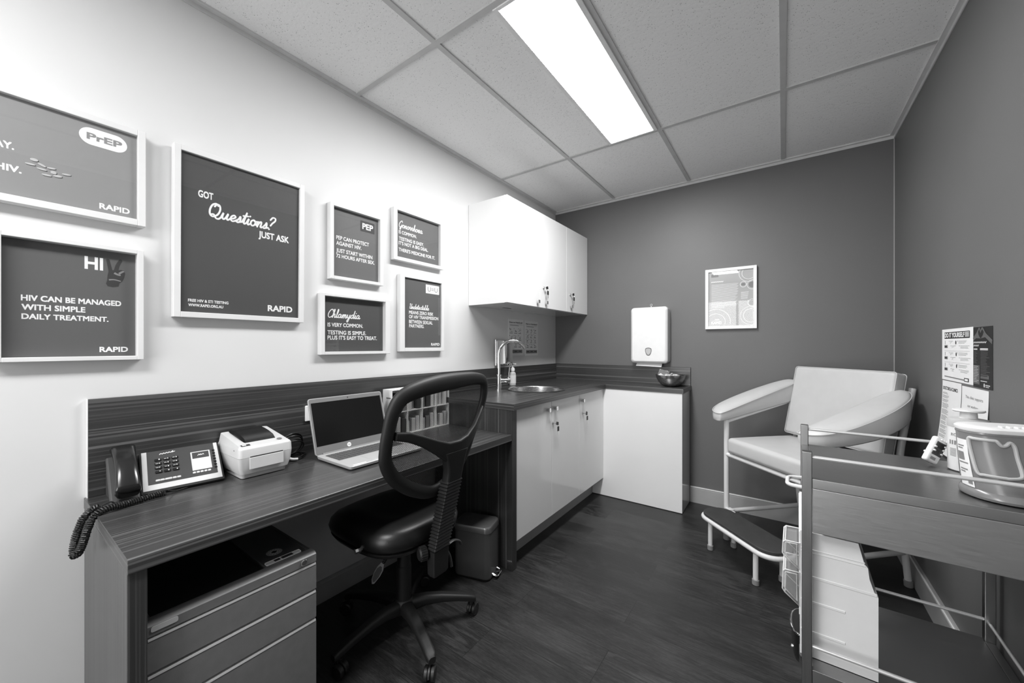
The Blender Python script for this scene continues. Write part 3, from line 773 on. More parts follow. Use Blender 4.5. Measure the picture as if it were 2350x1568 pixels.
# return unit
t = thing('return_cabinet', 'plain white gloss box unit below the bench return on the back wall', 'cabinet', (.85, 3.08, 0))
c = B(); box(c, .505, 2.936, .004, 1.195, 2.954, .866, .001, 1); obj('front_panel', c, 'gloss', t)
c = B(); box(c, 1.176, 2.955, .002, 1.194, YB - .018, .866, .001, 1); obj('side_panel', c, 'gloss', t)
c = B(); box(c, .60, 2.955, .10, 1.175, YB - .02, .12); obj('shelf', c, 'gloss', t)

# bench top with sink hole
SX, SY, SR = .345, 2.315, .192
t = thing('bench_top', 'dark laminate L-shaped bench top holding the round sink', 'bench top', (.3, 2.4, .866))
c = B()
seg = 48
x0, y0, x1, y1 = .0178, 1.650, .622, 2.930
zt, zb = .900, .867
def onrect(a):
    d = (math.cos(a), math.sin(a)); s = 1e9
    if d[0] > 1e-9: s = min(s, (x1 - SX) / d[0])
    if d[0] < -1e-9: s = min(s, (x0 - SX) / d[0])
    if d[1] > 1e-9: s = min(s, (y1 - SY) / d[1])
    if d[1] < -1e-9: s = min(s, (y0 - SY) / d[1])
    return (SX + d[0] * s, SY + d[1] * s)
angs = sorted([2 * PI * k / seg for k in range(seg)] + [math.atan2(y - SY, x - SX) % (2 * PI) for x in (x0, x1) for y in (y0, y1)])
N = len(angs)
inner = [(SX + SR * math.cos(a), SY + SR * math.sin(a)) for a in angs]; outer = [onrect(a) for a in angs]
vi = [[c.verts.new((p[0], p[1], z)) for p in inner] for z in (zb, zt)]; vo = [[c.verts.new((p[0], p[1], z)) for p in outer] for z in (zb, zt)]
for k in range(N):
    j = (k + 1) % N
    c.faces.new((vi[1][k], vo[1][k], vo[1][j], vi[1][j])); c.faces.new((vi[0][k], vi[0][j], vo[0][j], vo[0][k]))
    c.faces.new((vo[0][k], vo[0][j], vo[1][j], vo[1][k])); c.faces.new((vi[0][k], vi[1][k], vi[1][j], vi[0][j]))
obj('main_top', c, 'lam_y', t)
c = B(); box(c, .003, 2.930, .867, 1.204, YB - .002, .900, .0008, 1); obj('return_top', c, 'lam_x', t)
c = B(); box(c, .001, 1.706, .868, .0172, YB - .001, 1.043, .0008, 1); obj('left_upstand', c, 'lam_y', t)
c = B(); box(c, .017, YB - .017, .900, 1.199, YB - .001, 1.043, .0008, 1); obj('back_upstand', c, 'lam_x', t)

# sink
t = thing('sink', 'round stainless steel sink bowl let into the bench top', 'sink', (SX, SY, .86))
c = B(); lathe(c, [(.205, .001), (.207, .003), (.200, .0055), (.190, .003), (.186, -.004), (.184, -.10), (.174, -.135), (.14, -.15), (.028, -.156), (0, -.156)], (SX, SY, .900), 56); obj('bowl', c, 'steel_bowl', t)
c = B(); lathe(c, [(.026, .001), (.022, .004), (.008, .003), (0, .003)], (SX, SY, .744), 24); obj('drain', c, 'chrome', t)

# tap
tx, ty = .150, 2.135
t = thing('mixer_tap', 'chrome gooseneck mixer tap standing at the left of the sink', 'tap', (tx, ty, .9))
dx, dy = SX - tx, SY - ty; L = math.hypot(dx, dy); dx, dy = dx / L, dy / L
c = B(); lathe(c, [(.027, 0), (.027, .006), (.019, .008), (.0185, .095), (.021, .097), (.021, .108), (.012, .110), (0, .110)], (tx, ty, .9), 28); obj('body', c, 'chrome', t)
c = B()
R = .098
arc = [(tx, ty, 1.005), (tx, ty, 1.06), (tx, ty, 1.11)]
pth = [Vector(p) for p in arc] + [Vector((tx + dx * (R - R * math.cos(a)), ty + dy * (R - R * math.cos(a)), 1.15 + R * math.sin(a))) for a in [math.radians(8 * k) for k in range(0, 20)]]
tube(c, pth, .0112, 16); obj('spout', c, 'chrome', t)
c = B(); px, py = dy, -dx
ax = Vector((.62, .78, 0)); ax.normalize()
o_ = Vector((tx, ty, .965)); cyl(c, o_, o_ + ax * .058, .0165, 24, bev=.002); cyl(c, o_ + ax * .059, o_ + ax * .080, .021, 24, bev=.004); obj('mixer_barrel', c, 'chrome', t)
c = B(); tube(c, [o_ + ax * .070 + Vector((0, 0, .018)), o_ + ax * .073 + Vector((0, 0, .05)), o_ + ax * .079 + Vector((0, 0, .095))], .0045, 10); obj('lever', c, 'chrome', t)

# pump soap bottle
sx, sy = .045, 2.452
t = thing('soap_bottle', 'small clear pump soap bottle against the upstand behind the tap', 'bottle', (sx, sy, .9))
c = B(); lathe(c, [(0, .001), (.024, .001), (.026, .005), (.026, .085), (.022, .100), (.011, .108), (.011, .112), (0, .112)], (sx, sy, .9), 24); obj('bottle', c, 'soap', t)
c = B(); lathe(c, [(.0268, .018), (.0268, .080)], (sx, sy, .9), 24); obj('label_band', c, 'white', t)
c = B(); lathe(c, [(0, .112), (.016, .112), (.0165, .130), (.011, .140), (.005, .142), (.005, .165), (0, .165)], (sx, sy, .9), 20); obj('pump_collar', c, 'white', t)
c = B(); box(c, sx - .007, sy - .007, 1.062, sx + .030, sy + .007, 1.073, .003, 2); obj('pump_head', c, 'white', t)

# wall soap dispenser
t = thing('soap_dispenser', 'polished steel soap dispenser on the wall behind the tap', 'dispenser', (0, 2.345, 1.058))
c = B(); box(c, .001, 2.268, 1.058, .020, 2.400, 1.262, .006, 3); obj('back_plate', c, 'chrome', t)
c = B(); ring = []
for x, s_ in ((.020, .0), (.075, .0), (.092, .006), (.098, .016)):
    ring.append([(x, y, z) for y, z in rrect(.112 - 2 * s_, .196 - 2 * s_, .014, 4, 2.334, 1.160)])
loft(c, ring); obj('tank', c, 'chrome', t)
c = B(); cyl(c, (.085, 2.334, 1.082), (.112, 2.334, 1.075), .015, 20, bev=.003); cyl(c, (.112, 2.334, 1.075), (.128, 2.334, 1.071), .009, 16, bev=.002); obj('push_valve', c, 'chrome', t)

# hand hygiene posters
def hygiene(y0, z0, y1, z1, title, label, rows):
    t = thing('hygiene_poster', label, 'poster', (0, (y0 + y1) / 2, z0), 0, 'hand hygiene sheets above the sink bench')
    c = B(); box(c, .0005, y0, z0, .0018, y1, z1); obj('sheet', c, 'paper', t)
    pg = Page((.0018, 0, 0), (0, 1, 0), (0, 0, 1)); k, gk = B(), B()
    w = y1 - y0
    pg.text(k, title, y0 + .012, z1 - .032, w - .026, .0125, .02, .0005)
    pg.rect(k, y0 + .014, z1 - .043, y1 - .014, z1 - .0415, .0005); pg.rect(gk, y0 + .022, z1 - .053, y1 - .07, z1 - .049, .0005)
    rr = random.Random(len(title))
    top = z1 - .066; step = (top - (z0 + .062)) / rows
    for r_ in range(rows):
        for cc in range(3):
            u = y0 + .018 + cc * (w - .03) / 3; v = top - step * (r_ + .45)
            pg.disc(k, u, v + step * .26, .003, .004, 0, .0005, 8)
            for q in range(4):
                a = rr.uniform(0, PI); uu, vv = u + .022 + rr.uniform(-.011, .011), v + rr.uniform(-.3, .25) * step
                pg.stroke(gk, [(uu - .009 * math.cos(a), vv - .009 * math.sin(a)), (uu + rr.uniform(-.004, .004), vv), (uu + .009 * math.cos(a), vv + .009 * math.sin(a))], .0035, .0005, 3)
            pg.rect(gk, u, v - step * .44, u + .036 + rr.uniform(-.008, .008), v - step * .36, .0005)
    pg.rect(gk, y0 + .014, z0 + .020, y1 - .016, z0 + .048, .0004)
    for cc in range(3): pg.rect(k, y0 + .026 + cc * .06, z0 + .032, y0 + .062 + cc * .06, z0 + .038, .0008)
    obj('headline', k, 'ink', t, 0); obj('drawings', gk, 'greyink', t, 0)
hygiene(2.452, 1.131, 2.668, 1.428, 'How to Handrub?', 'white How to Handrub sheet taped left of the pair above the bench', 3)
hygiene(2.694, 1.126, 2.902, 1.425, 'How to Handwash?', 'white How to Handwash sheet taped right of the pair near the corner', 4)

# paper towel dispenser
t = thing('paper_towel_dispenser', 'white plastic paper towel dispenser on the dark back wall', 'dispenser', (.90, YB, 1.07))
c = B(); rings = []
cx, cz, w, h = .9065, 1.2965, .291, .452
for y, s_ in ((YB - .002, .004), (YB - .09, 0), (YB - .103, .004), (YB - .112, .016), (YB - .114, .022)):
    rings.append([(x, y, z) for x, z in rrect(w - 2 * s_, h - 2 * s_, .026 - s_ * .3, 5, cx, cz)])
loft(c, rings); obj('cover', c, 'white', t, 50)
c = B(); slab(c, [tuple(p[:2]) for p in crom([(cx - .021, 1.191, 0), (cx - .0255, 1.174, 0), (cx - .020, 1.150, 0), (cx - .009, 1.134, 0), (cx + .009, 1.134, 0), (cx + .020, 1.150, 0), (cx + .0255, 1.174, 0), (cx + .021, 1.191, 0), (cx, 1.197, 0)], 5, True)], 1, YB - .1155, YB - .1135); obj('window_rim', c, 'greyplastic', t)
c = B(); slab(c, [tuple(p[:2]) for p in crom([(cx - .016, 1.186, 0), (cx - .020, 1.173, 0), (cx - .015, 1.153, 0), (cx, 1.139, 0), (cx + .015, 1.153, 0), (cx + .020, 1.173, 0), (cx + .016, 1.186, 0), (cx, 1.190, 0)], 5, True)], 1, YB - .1165, YB - .1155); obj('window', c, 'paleink', t)
c = B(); q = [(.800, YB - .085, 1.070), (1.000, YB - .085, 1.070)]
loft(c, [[(.800, y, z), (.800, y - .002, z), (1.000, y - .002, z - .006), (1.000, y, z - .006)] for y, z in ((YB - .06, 1.076), (YB - .072, 1.060), (YB - .088, 1.049))]); obj('paper_towel', c, 'paper', t)
c = B(); cyl(c, (cx, YB - .03, 1.522), (cx, YB - .03, 1.538), .004, 10); tube(c, [(cx + .008 * math.cos(a), YB - .03, 1.545 + .008 * math.sin(a)) for a in [2 * PI * k / 16 for k in range(16)]], .0016, 6, True); obj('top_key', c, 'foil', t)

# steel bowl of sachets
bx, by = 1.080, 3.085
t = thing('bowl', 'small brushed steel bowl of sachets at the end of the bench', 'bowl', (bx, by, .9))
c = B(); lathe(c, [(0, .001), (.040, .001), (.062, .010), (.086, .034), (.102, .066), (.107, .088), (.105, .089), (.099, .068), (.083, .037), (.060, .014), (.040, .006), (0, .006)], (bx, by, .9), 48); obj('shell', c, 'steel_bowl', t)
rr = random.Random(3)
for k in range(13):
    a = rr.uniform(0, 2 * PI); r_ = .068 * math.sqrt(rr.random()); z = .966 + rr.uniform(0, .014)
    m = Matrix.Translation((bx + r_ * math.cos(a), by + r_ * math.sin(a), z + .006)) @ Matrix.Rotation(rr.uniform(0, 6), 4, 'Z') @ Matrix.Rotation(rr.uniform(-.7, .7), 4, 'X') @ Matrix.Rotation(rr.uniform(-.7, .7), 4, 'Y')
    c = B(); cushion(c, .044, .026, .004, .0015, m, .003, 4)
    tag(obj('sachet', c, 'foil'), 'shiny pale sachet lying in the steel bowl', 'sachet', 'sachets heaped in the steel bowl')
c = B(); cushion(c, .075, .004, .05, .0015, Matrix.Translation((bx - .048, by - .01, 1.000)) @ Matrix.Rotation(.25, 4, 'Y') @ Matrix.Rotation(-.35, 4, 'X'), 0, 4)
tag(obj('clear_packet', c, 'clear'), 'clear plastic packet standing up at the left in the steel bowl', 'packet')

# ------------------------------------------------------------------ desk
DZ = .735
t = thing('desk', 'dark laminate built-in desk along the left wall', 'desk', (.3, .92, 0))
c = B(); box(c, .003, .192, .702, .603, 1.6585, DZ, .0008, 1); obj('desktop', c, 'lam_y', t)
c = B(); box(c, .012, .192, .0, .598, .2255, .702, .0008, 1); obj('side_panel', c, 'lam_end', t)
c = B(); box(c, .001, .199, DZ, .017, 1.7055, 1.043, .0008, 1); obj('upstand', c, 'lam_y', t)
c = B(); box(c, .001, .1965, DZ, .0175, .199, 1.0435); obj('upstand_edging', c, 'edge', t)

# drawer pedestal
t = thing('drawer_pedestal', 'grey metal three-drawer pedestal under the near end of the desk', 'drawer unit', (.3, .43, 0))
py0, py1, pxf = .2305, .627, .570
c = B(); box(c, .03, py0, .055, pxf - .022, py1, .545, .003, 2)
box(c, .03, py0, .545, .535, py0 + .012, .553, .002, 1); box(c, .03, py1 - .012, .545, .535, py1, .553, .002, 1); box(c, .03, py0 + .012, .545, .045, py1 - .012, .553)
obj('carcass', c, 'drawer_top', t)
c = B(); box(c, .046, py0 + .0125, .5452, .534, .49, .5485, .002, 1); obj('top_mat', c, 'recess', t)
c = B(); box(c, .046, .495, .5452, .534, py1 - .0125, .5525, .001, 1); obj('top_strip', c, 'drawer_top', t)
c = B(); ring = [(pxf - .034, .5445), (pxf - .034, .5535), (pxf - .020, .556), (pxf - .006, .553), (pxf, .547), (pxf, .524), (pxf - .02, .524), (pxf - .02, .5445)]
loft(c, [[(x, y, z) for x, z in ring] for y in (py0, py1)]); obj('front_rail', c, 'drawer', t)
for z0, z1 in ((.435, .520), (.344, .431), (.060, .340)):
    c = B(); prof = [(pxf - .022, z0), (pxf - .002, z0), (pxf, z0 + .003), (pxf, z1 - .010), (pxf - .003, z1 - .003), (pxf - .008, z1), (pxf - .022, z1)]
    loft(c, [[(x, y, z) for x, z in prof] for y in (py0, py1)]); o = obj('drawer', c, 'drawer', t)
    c = B(); prof = [(pxf - .014, z1 - .0005), (pxf - .002, z1 - .006), (pxf + .0008, z1 - .006), (pxf - .001, z1 - .001), (pxf - .006, z1 + .0012), (pxf - .014, z1 + .0012)]
    loft(c, [[(x, y, z) for x, z in prof] for y in (py0 + .001, py1 - .001)]); obj('finger_lip', c, 'drawer_lip', o)
c = B(); cyl(c, (pxf, .588, .537), (pxf + .005, .588, .537), .0095, 20, bev=.0015); box(c, pxf + .005, .5865, .531, pxf + .0056, .5895, .543); obj('lock', c, 'chrome', t)
c = B(); slab(c, rrect(.050, .013, .004, 3, .2615, .5395), 0, pxf, pxf + .0012); obj('maker_label', c, 'offwhite', t)
c = B(); pgt = Page((.0, .0, .5525), (1, 0, 0), (0, 1, 0))
pgt.disc(c, .463, .548, .022, .022, 0, .0006, 32); st = obj('round_sticker', c, 'paper', t, 0)
c = B(); pgt.ring(c, .463, .548, .0205, .001, .0010); pgt.ring(c, .463, .548, .013, .001, .0010); pgt.rect(c, .459, .540, .467, .556, .0010); pgt.rect(c, .455, .544, .471, .552, .0010)
for k in range(14):
    a = 2 * PI * k / 14; pgt.disc(c, .463 + .0168 * math.cos(a), .548 + .0168 * math.sin(a), .0022, .0013, a + PI / 2, .0010, 8)
obj('sticker_print', c, 'charcoal', st, 0)
c = B(); box(c, .512, .500, .5526, .531, .600, .5550, .003, 2); ns = obj('name_strip', c, 'paper', t)
c = B(); box(c, .515, .524, .5550, .528, .540, .5554); box(c, .514, .545, .5550, .529, .577, .5554); obj('strip_print', c, 'charcoal', ns)
for cx_, cy_ in ((.09, .28), (.50, .28), (.09, .58), (.50, .58)):
    c = B(); cyl(c, (cx_, cy_ - .011, .026), (cx_, cy_ + .011, .026), .025, 20, bev=.003); box(c, cx_ - .012, cy_ - .014, .03, cx_ + .012, cy_ + .014, .056, .003, 1); obj('castor', c, 'black', t)

# ------------------------------------------------------------------ telephone
def face_frame(a, b_, c_):
    """page on a tilted face: a = front-left corner, b_ = front-right, c_ = back-left"""
    a, b_, c_ = Vector(a), Vector(b_), Vector(c_)
    U = (b_ - a); V = (c_ - a); w, h = U.length, V.length
    return Page(a, U / w, V / h), w, h
t = thing('desk_phone', 'black desk phone with silver faced keypad and a screen', 'telephone', (.1, .38, DZ))
fl, fr = Vector((.150, .300, .751)), Vector((.178, .500, .751))
bl, brr = Vector((.030, .317, .850)), Vector((.052, .519, .850))
Uv = (fr - fl).normalized(); Vv = (bl - fl).normalized(); Nv = Uv.cross(Vv)
if Nv.z < 0: Nv = -Nv
wF, hF = (fr - fl).length, (bl - fl).length
def FP(u, v, l=0.0): return fl + Uv * u + Vv * v + Nv * l
def fbox(bm, u0, v0, l0, u1, v1, l1, bev=0.0, seg=2): box(bm, u0, v0, l0, u1, v1, l1, bev, seg, basis(fl, Uv, Vv, Nv))
c = B(); fbox(c, -.006, -.008, -.016, wF + .006, hF + .002, -.0015, .004, 2)
slab_pts = [(.150, DZ + .001), (.146, DZ + .004), (.040, .822), (.028, .826), (.028, DZ + .001)]
vs = slab(c, slab_pts, 1, 0, .19); xf(c, vs, Matrix.Translation((0, .312, 0)) @ Matrix.Shear('YZ', 4, (0, 0)) )
obj('base', c, 'black_soft', t)
c = B(); fbox(c, 0, 0, -.0015, wF, hF, .0005, .0008, 1); obj('silver_surround', c, 'offwhite', t)
c = B(); fbox(c, .013, .021, .0002, wF - .011, hF - .001, .0018, .0006, 1); obj('faceplate', c, 'charcoal', t)
pgF = Page(fl + Nv * .0018, Uv, Vv)
pgF.N = Nv
c = B(); pgF.stroke(c, [(.045 + .0035 * k, hF - .018 + (.0025 if k % 2 else -.0008) + .0003 * k) for k in range(9)] + [(.080, hF - .010), (.076, hF - .016), (.084, hF - .014)], .0022); obj('script_logo', c, 'lettering', t, 0)
for r_ in range(4):
    for q in range(3):
        u, v = .040 + q * .0215, hF - .042 - r_ * .0165
        k = B(); cushion(k, .0175, .0095, .004, .0018, basis(FP(u, v, .003), Uv, Vv, Nv), .0008, 3); o = obj('dial_key', k, 'black_gloss', t)
        k = B(); pgF.text(k, ['1', '2', '3', '4', '5', '6', '7', '8', '9', '*', '0', '#'][r_ * 3 + q], u + .001, v - .002, .0032, .0042, .03, .0046)
        if r_ < 3 and r_ + q > 0: pgF.text(k, ['', 'ABC', 'DEF', 'GHI', 'JKL', 'MNO', 'PQRS', 'TUV', 'WXYZ'][r_ * 3 + q], u - .007, v - .0012, .0065, .0024, .02, .0046)
        obj('key_print', k, 'lettering', o, 0)
for u, ww in ((.036, .011), (.047, .011), (.062, .018), (.077, .010), (.088, .010)):
    k = B(); cushion(k, ww, .0075, .004, .0018, basis(FP(u, .032, .003), Uv, Vv, Nv), .0006, 3); obj('function_key', k, 'offwhite', t)
for q in range(5):
    k = B(); cushion(k, .0085, .0075, .004, .0018, basis(FP(.128 + q * .0103, .036, .003), Uv, Vv, Nv), .0006, 3); obj('function_key', k, 'offwhite', t)
k = B(); fbox(k, .124, .045, .0018, .178, hF - .031, .0034, .001, 1); o = obj('screen_bezel', k, 'offwhite', t)
k = B(); fbox(k, .128, .048, .0034, .174, hF - .062, .0038); obj('screen_lower', k, 'lcd', o)
k = B(); fbox(k, .128, hF - .062, .0034, .174, hF - .035, .0038); obj('screen_upper', k, 'charcoal', o)
k = B(); pgF.stroke(k, [(.143, hF - .051), (.147, hF - .045), (.149, hF - .050), (.152, hF - .045), (.154, hF - .050), (.158, hF - .045), (.160, hF - .049)], .0016, .0026); obj('screen_mark', k, 'lettering', o, 0)
for q in range(7):
    k = B(); fbox(k, .184, hF - .040 - q * .0125, .0018, .192, hF - .033 - q * .0125, .0042, .0012, 1); obj('line_key', k, 'black_gloss', t)
# handset cradle and handset
hl_, hr_ = Vector((.168, .222, .750)), Vector((.160, .296, .750))
hb = Vector((.034, .236, .872))
c = B(); m = basis(Vector((.166, .226, .752)), Vector((.06, 1, 0)).normalized(), (hb - Vector((.168, .228, .752))).normalized(), Vector((.06, 1, 0)).normalized().cross((hb - Vector((.168, .228, .752))).normalized()))
box(c, 0, -.006, -.020, .066, .166, -.006, .006, 3, m)
vs = slab(c, [(.166, DZ + .001), (.160, DZ + .006), (.05, .845), (.03, .845), (.03, DZ + .001)], 1, .236, .292)
obj('cradle', c, 'charcoal', t)
c = B()
prof = []
Lh = .180
for k in range(21):
    s_ = k / 20.0; v = -.004 + s_ * Lh
    lift = .016 + .030 * math.sin(PI * s_) ** .8
    thick = .022 + .020 * (abs(2 * s_ - 1) ** 2.5)
    if k in (0, 20): thick *= .5; 
    wid = .060 - .010 * math.sin(PI * s_) if k not in (0, 20) else .046
    ring = []
    for j in range(20):
        a = 2 * PI * j / 20; ca, sa = math.cos(a), math.sin(a)
        ring.append(m @ Vector((.037 + wid / 2 * abs(ca) ** .55 * (1 if ca > 0 else -1), v, lift + thick / 2 * abs(sa) ** .7 * (1 if sa > 0 else -1))))
    prof.append(ring)
loft(c, prof); obj('handset', c, 'black_gloss', t, 60)
# coiled cord: from the handset over the desk end and back
def coil(path, rc, rw, pitch):
    P = crom(path, 24); out = []; L = 0.0; up = Vector((0, 0, 1))
    for k in range(len(P) - 1):
        a, d = P[k], P[k + 1]; t_ = (d - a); ln = t_.length
        if ln < 1e-7: continue
        t_.normalize()
        up = (up - t_ * up.dot(t_)); up = up.normalized() if up.length > 1e-4 else t_.orthogonal().normalized()
        bn = t_.cross(up); steps = max(1, int(ln / (pitch / 9)))
        for j in range(steps):
            ph = 2 * PI * (L + ln * j / steps) / pitch
            out.append(a.lerp(d, j / steps) + up * rc * math.cos(ph) + bn * rc * math.sin(ph))
        L += ln
    return out
c = B()
cz_ = DZ + .0115
tube(c, coil([(.190, .345, cz_), (.196, .318, cz_), (.204, .280, cz_), (.212, .245, cz_), (.220, .213, cz_ + .002), (.224, .187, DZ + .002), (.225, .176, DZ - .025), (.220, .168, DZ - .062), (.214, .160, DZ - .092)], .0078, .0024, .0054), .0024, 6)
tube(c, coil([(.214, .160, DZ - .092), (.202, .152, DZ - .098), (.193, .154, DZ - .074), (.189, .162, DZ - .034), (.189, .174, DZ - .002), (.191, .189, DZ + .012), (.196, .202, cz_ + .006)], .0078, .0024, .0054), .0024, 6)
tube(c, crom([(.164, .246, .752), (.176, .243, .748), (.190, .236, .744), (.198, .224, cz_ + .012), (.197, .206, cz_ + .008)], 6), .0022, 6)
tube(c, crom([(.188, .352, cz_ + .004), (.180, .372, DZ + .006), (.168, .400, DZ + .004), (.150, .430, DZ + .004)], 6), .0022, 6)
obj('coiled_cord', c, 'black', t)

# ------------------------------------------------------------------ label printer
t = thing('label_printer', 'pale grey label printer with a smoked window beside the phone', 'printer', (.13, .61, DZ))
y0, y1 = .531, .702
def pring(z, ix, iy, xb=.028, xfr=.232, r=.012):
    return [(x, y, z) for x, y in rrect((xfr + ix) - xb, (y1 - y0) + 2 * iy, r, 4, (xb + xfr + ix) / 2, (y0 + y1) / 2)]
c = B(); loft(c, [pring(DZ + .002, -.012, -.012), pring(DZ + .018, -.008, -.010), pring(DZ + .0185, -.001, -.006), pring(DZ + .045, .006, .001), pring(DZ + .078, .009, .004)]); obj('base', c, 'offwhite', t)
c = B()
zc = DZ + .0788
def tring(z, xfr, iy, lift):
    pts = rrect(xfr - .028, (y1 - y0) + 2 * iy, .012, 4, (.028 + xfr) / 2, (y0 + y1) / 2)
    return [(x, y, z + lift * max(0, min(1, (.232 - x) / .18))) for x, y in pts]
loft(c, [tring(zc, .241, .004, 0), tring(DZ + .106, .239, .003, .0), tring(DZ + .112, .235, .000, .0), tring(DZ + .1145, .226, -.006, .028)])
obj('lid', c, 'offwhite', t)
def lidz(x): return DZ + .1145 + .028 * max(0, min(1, (.232 - x) / .18))
c = B(); ww = .112; yc = .612
loft(c, [[(x, yc - ww / 2 + .006, lidz(x) - .004), (x, yc - ww / 2 + .012, lidz(x) + h_), (x, yc + ww / 2 - .002, lidz(x) + h_), (x, yc + ww / 2, lidz(x) - .004)] for x, h_ in ((.186, .0005), (.168, .010), (.130, .013), (.090, .012), (.05, .009), (.030, .004))])
obj('smoked_window', c, 'black_gloss', t)
c = B(); slp = (lidz(.206) - lidz(.216)) / .010
fbm = basis((.207, .672, lidz(.207) + .0008), Vector((1, 0, -slp)).normalized(), Vector((0, 1, 0)), Vector((slp, 0, 1)).normalized())
lathe(c, [(0, 0), (.0085, 0), (.0085, .002), (.006, .003), (0, .003)], n=20, m=fbm); obj('feed_button', c, 'greyplastic', t)
c = B(); box(c, -.007, -.014, 0, .007, .014, .001, .001, 1, basis((.213, .557, lidz(.213) + .0004), Vector((1, 0, -slp)).normalized(), Vector((0, 1, 0)), Vector((slp, 0, 1)).normalized())); bd = obj('maker_badge', c, 'ink', t)
c = B(); box(c, -.004, -.010, .001, .003, .002, .0013, 0, 1, basis((.213, .557, lidz(.213) + .0004), Vector((1, 0, -slp)).normalized(), Vector((0, 1, 0)), Vector((slp, 0, 1)).normalized())); obj('badge_mark', c, 'lettering', bd)
c = B(); cyl(c, (.195, y0 - .001, DZ + .098), (.195, y0 - .0032, DZ + .098), .0065, 20); obj('side_latch', c, 'greyplastic', t)
c = B(); box(c, .2395, .560, DZ + .036, .2440, .672, DZ + .0775, .001, 1); obj('front_door', c, 'offwhite', t)
c = B(); box(c, .2385, .562, DZ + .0779, .2425, .670, DZ + .0815); obj('paper_slot', c, 'ink', t)

# cable bundle
t = thing('cable_bundle', 'coiled black power cables lying between the printer and laptop', 'cable', (.09, .77, DZ))
c = B()
def loop(cx, cy, cz, a, bb, tilt, rot, r):
    return [Matrix.Translation((cx, cy, cz)) @ Matrix.Rotation(rot, 4, 'Z') @ Matrix.Rotation(tilt, 4, 'Y') @ Vector((0, a * math.cos(2 * PI * k / 36), bb * math.sin(2 * PI * k / 36))) for k in range(36)]
for q in ((.075, .772, .790, .052, .052, .35, .15), (.085, .768, .788, .048, .050, .5, .0), (.070, .778, .786, .054, .047, .2, .25), (.092, .770, .780, .046, .041, .65, -.1), (.082, .776, .777, .050, .039, .45, .35)):
    tube(c, loop(*q, .003), .0032, 8, True)
tube(c, crom([(.05, .75, .742), (.10, .74, .740), (.14, .76, .739), (.12, .80, .739), (.06, .82, .740)], 8), .0032, 8)
tube(c, crom([(.03, .80, .745), (.08, .83, .741), (.12, .80, .745), (.13, .77, .741), (.10, .735, .740)], 8), .0032, 8)
obj('cables', c, 'black', t)
c = B(); tube(c, crom([(.140, .735, .752), (.148, .748, .746), (.155, .766, .744)], 6), .0055, 12); obj('white_cable_tag', c, 'white', t)

# power outlet
t = thing('power_outlet', 'white power point on the desk upstand behind the laptop', 'power outlet', (.018, .917, .867))
c = B(); box(c, .0175, .859, .868, .028, .975, .939, .004, 3); obj('plate', c, 'white', t)
for y in (.885, .949):
    c = B(); box(c, .028, y - .006, .915, .031, y + .006, .930, .001, 1); obj('switch', c, 'white', t)

# ------------------------------------------------------------------ laptop
t = thing('laptop', 'silver laptop open on the desk with a dark screen', 'laptop', (.32, 1.0, DZ))
ly0, ly1, lxf, lxb = .818, 1.180, .452, .200
c = B(); loft(c, [[(x, y, z) for x, y in rrect(lxf - lxb - 2 * s_, ly1 - ly0 - 2 * s_, .012, 4, (lxf + lxb) / 2, (ly0 + ly1) / 2)] for z, s_ in ((DZ + .0015, .010), (DZ + .005, .002), (DZ + .012, 0), (DZ + .0155, 0), (DZ + .0165, .001))]); obj('base', c, 'alu', t)
zk = DZ + .0165
c = B(); box(c, lxb + .030, ly0 + .022, zk, lxb + .138, ly1 - .020, zk + .0006); kw = obj('keyboard_well', c, 'greyplastic', t)
c = B()
for r_ in range(6):
    for q in range(17):
        ky = ly0 + .024 + q * .0187; kx = lxb + .032 + r_ * .0176
        box(c, kx, ky, zk + .0006, kx + .0150, ky + .0162, zk + .0022, .0008, 1)
obj('keyboard', c, 'key', t)
c = B(); box(c, lxb + .152, ly0 + .105, zk, lxf - .012, ly0 + .225, zk + .0006, .0003, 1); obj('trackpad', c, 'alu', t)
c = B(); box(c, lxb + .235, ly0 + .02, zk, lxb + .243, ly0 + .075, zk + .0004); obj('palm_label', c, 'lettering', t)
hp, top = Vector((.196, ly0, DZ + .014)), Vector((.128, ly0, .982))
V_ = (top - hp); Hs = V_.length; V_.normalize(); U_ = Vector((0, 1, 0)); N_ = U_.cross(V_)
if N_.x < 0: N_ = -N_
sm = basis(hp, U_, V_, N_)
Ws = ly1 - ly0
c = B(); vs = slab(c, rrect(Ws, Hs, .010, 4, Ws / 2, Hs / 2), 2, -.006, 0); xf(c, vs, sm); lid = obj('screen_lid', c, 'alu', t)
c = B(); vs = slab(c, rrect(Ws - .006, Hs - .006, .008, 4, Ws / 2, Hs / 2), 2, 0, .0006); xf(c, vs, sm); obj('bezel', c, 'greyplastic', lid)
c = B(); box(c, .010, .036, .0006, Ws - .010, Hs - .020, .0010, 0, 1, sm); obj('display', c, 'screen', lid)
c = B(); lathe(c, [(0, .0008), (.0095, .0008), (.0095, .0016), (0, .0016)], n=28, m=sm @ Matrix.Translation((Ws / 2 - .028, .0185, 0))); lg = obj('round_logo', c, 'lettering', lid)
pgs = Page(hp + N_ * .0016, U_, V_); pgs.N = N_
c = B(); pgs.text(c, 'hp', Ws / 2 - .0335, .0165, .011, .0075, .0, .0003); obj('logo_letters', c, 'greyink', lg, 0)
c = B(); lathe(c, [(0, .0006), (.003, .0006), (.003, .0012), (0, .0012)], n=16, m=sm @ Matrix.Translation((Ws / 2, Hs - .011, 0))); obj('webcam', c, 'ink', lid)
c = B(); cyl(c, (.197, ly0 + .03, DZ + .015), (.197, ly1 - .03, DZ + .015), .006, 14); obj('hinge', c, 'greyplastic', t)

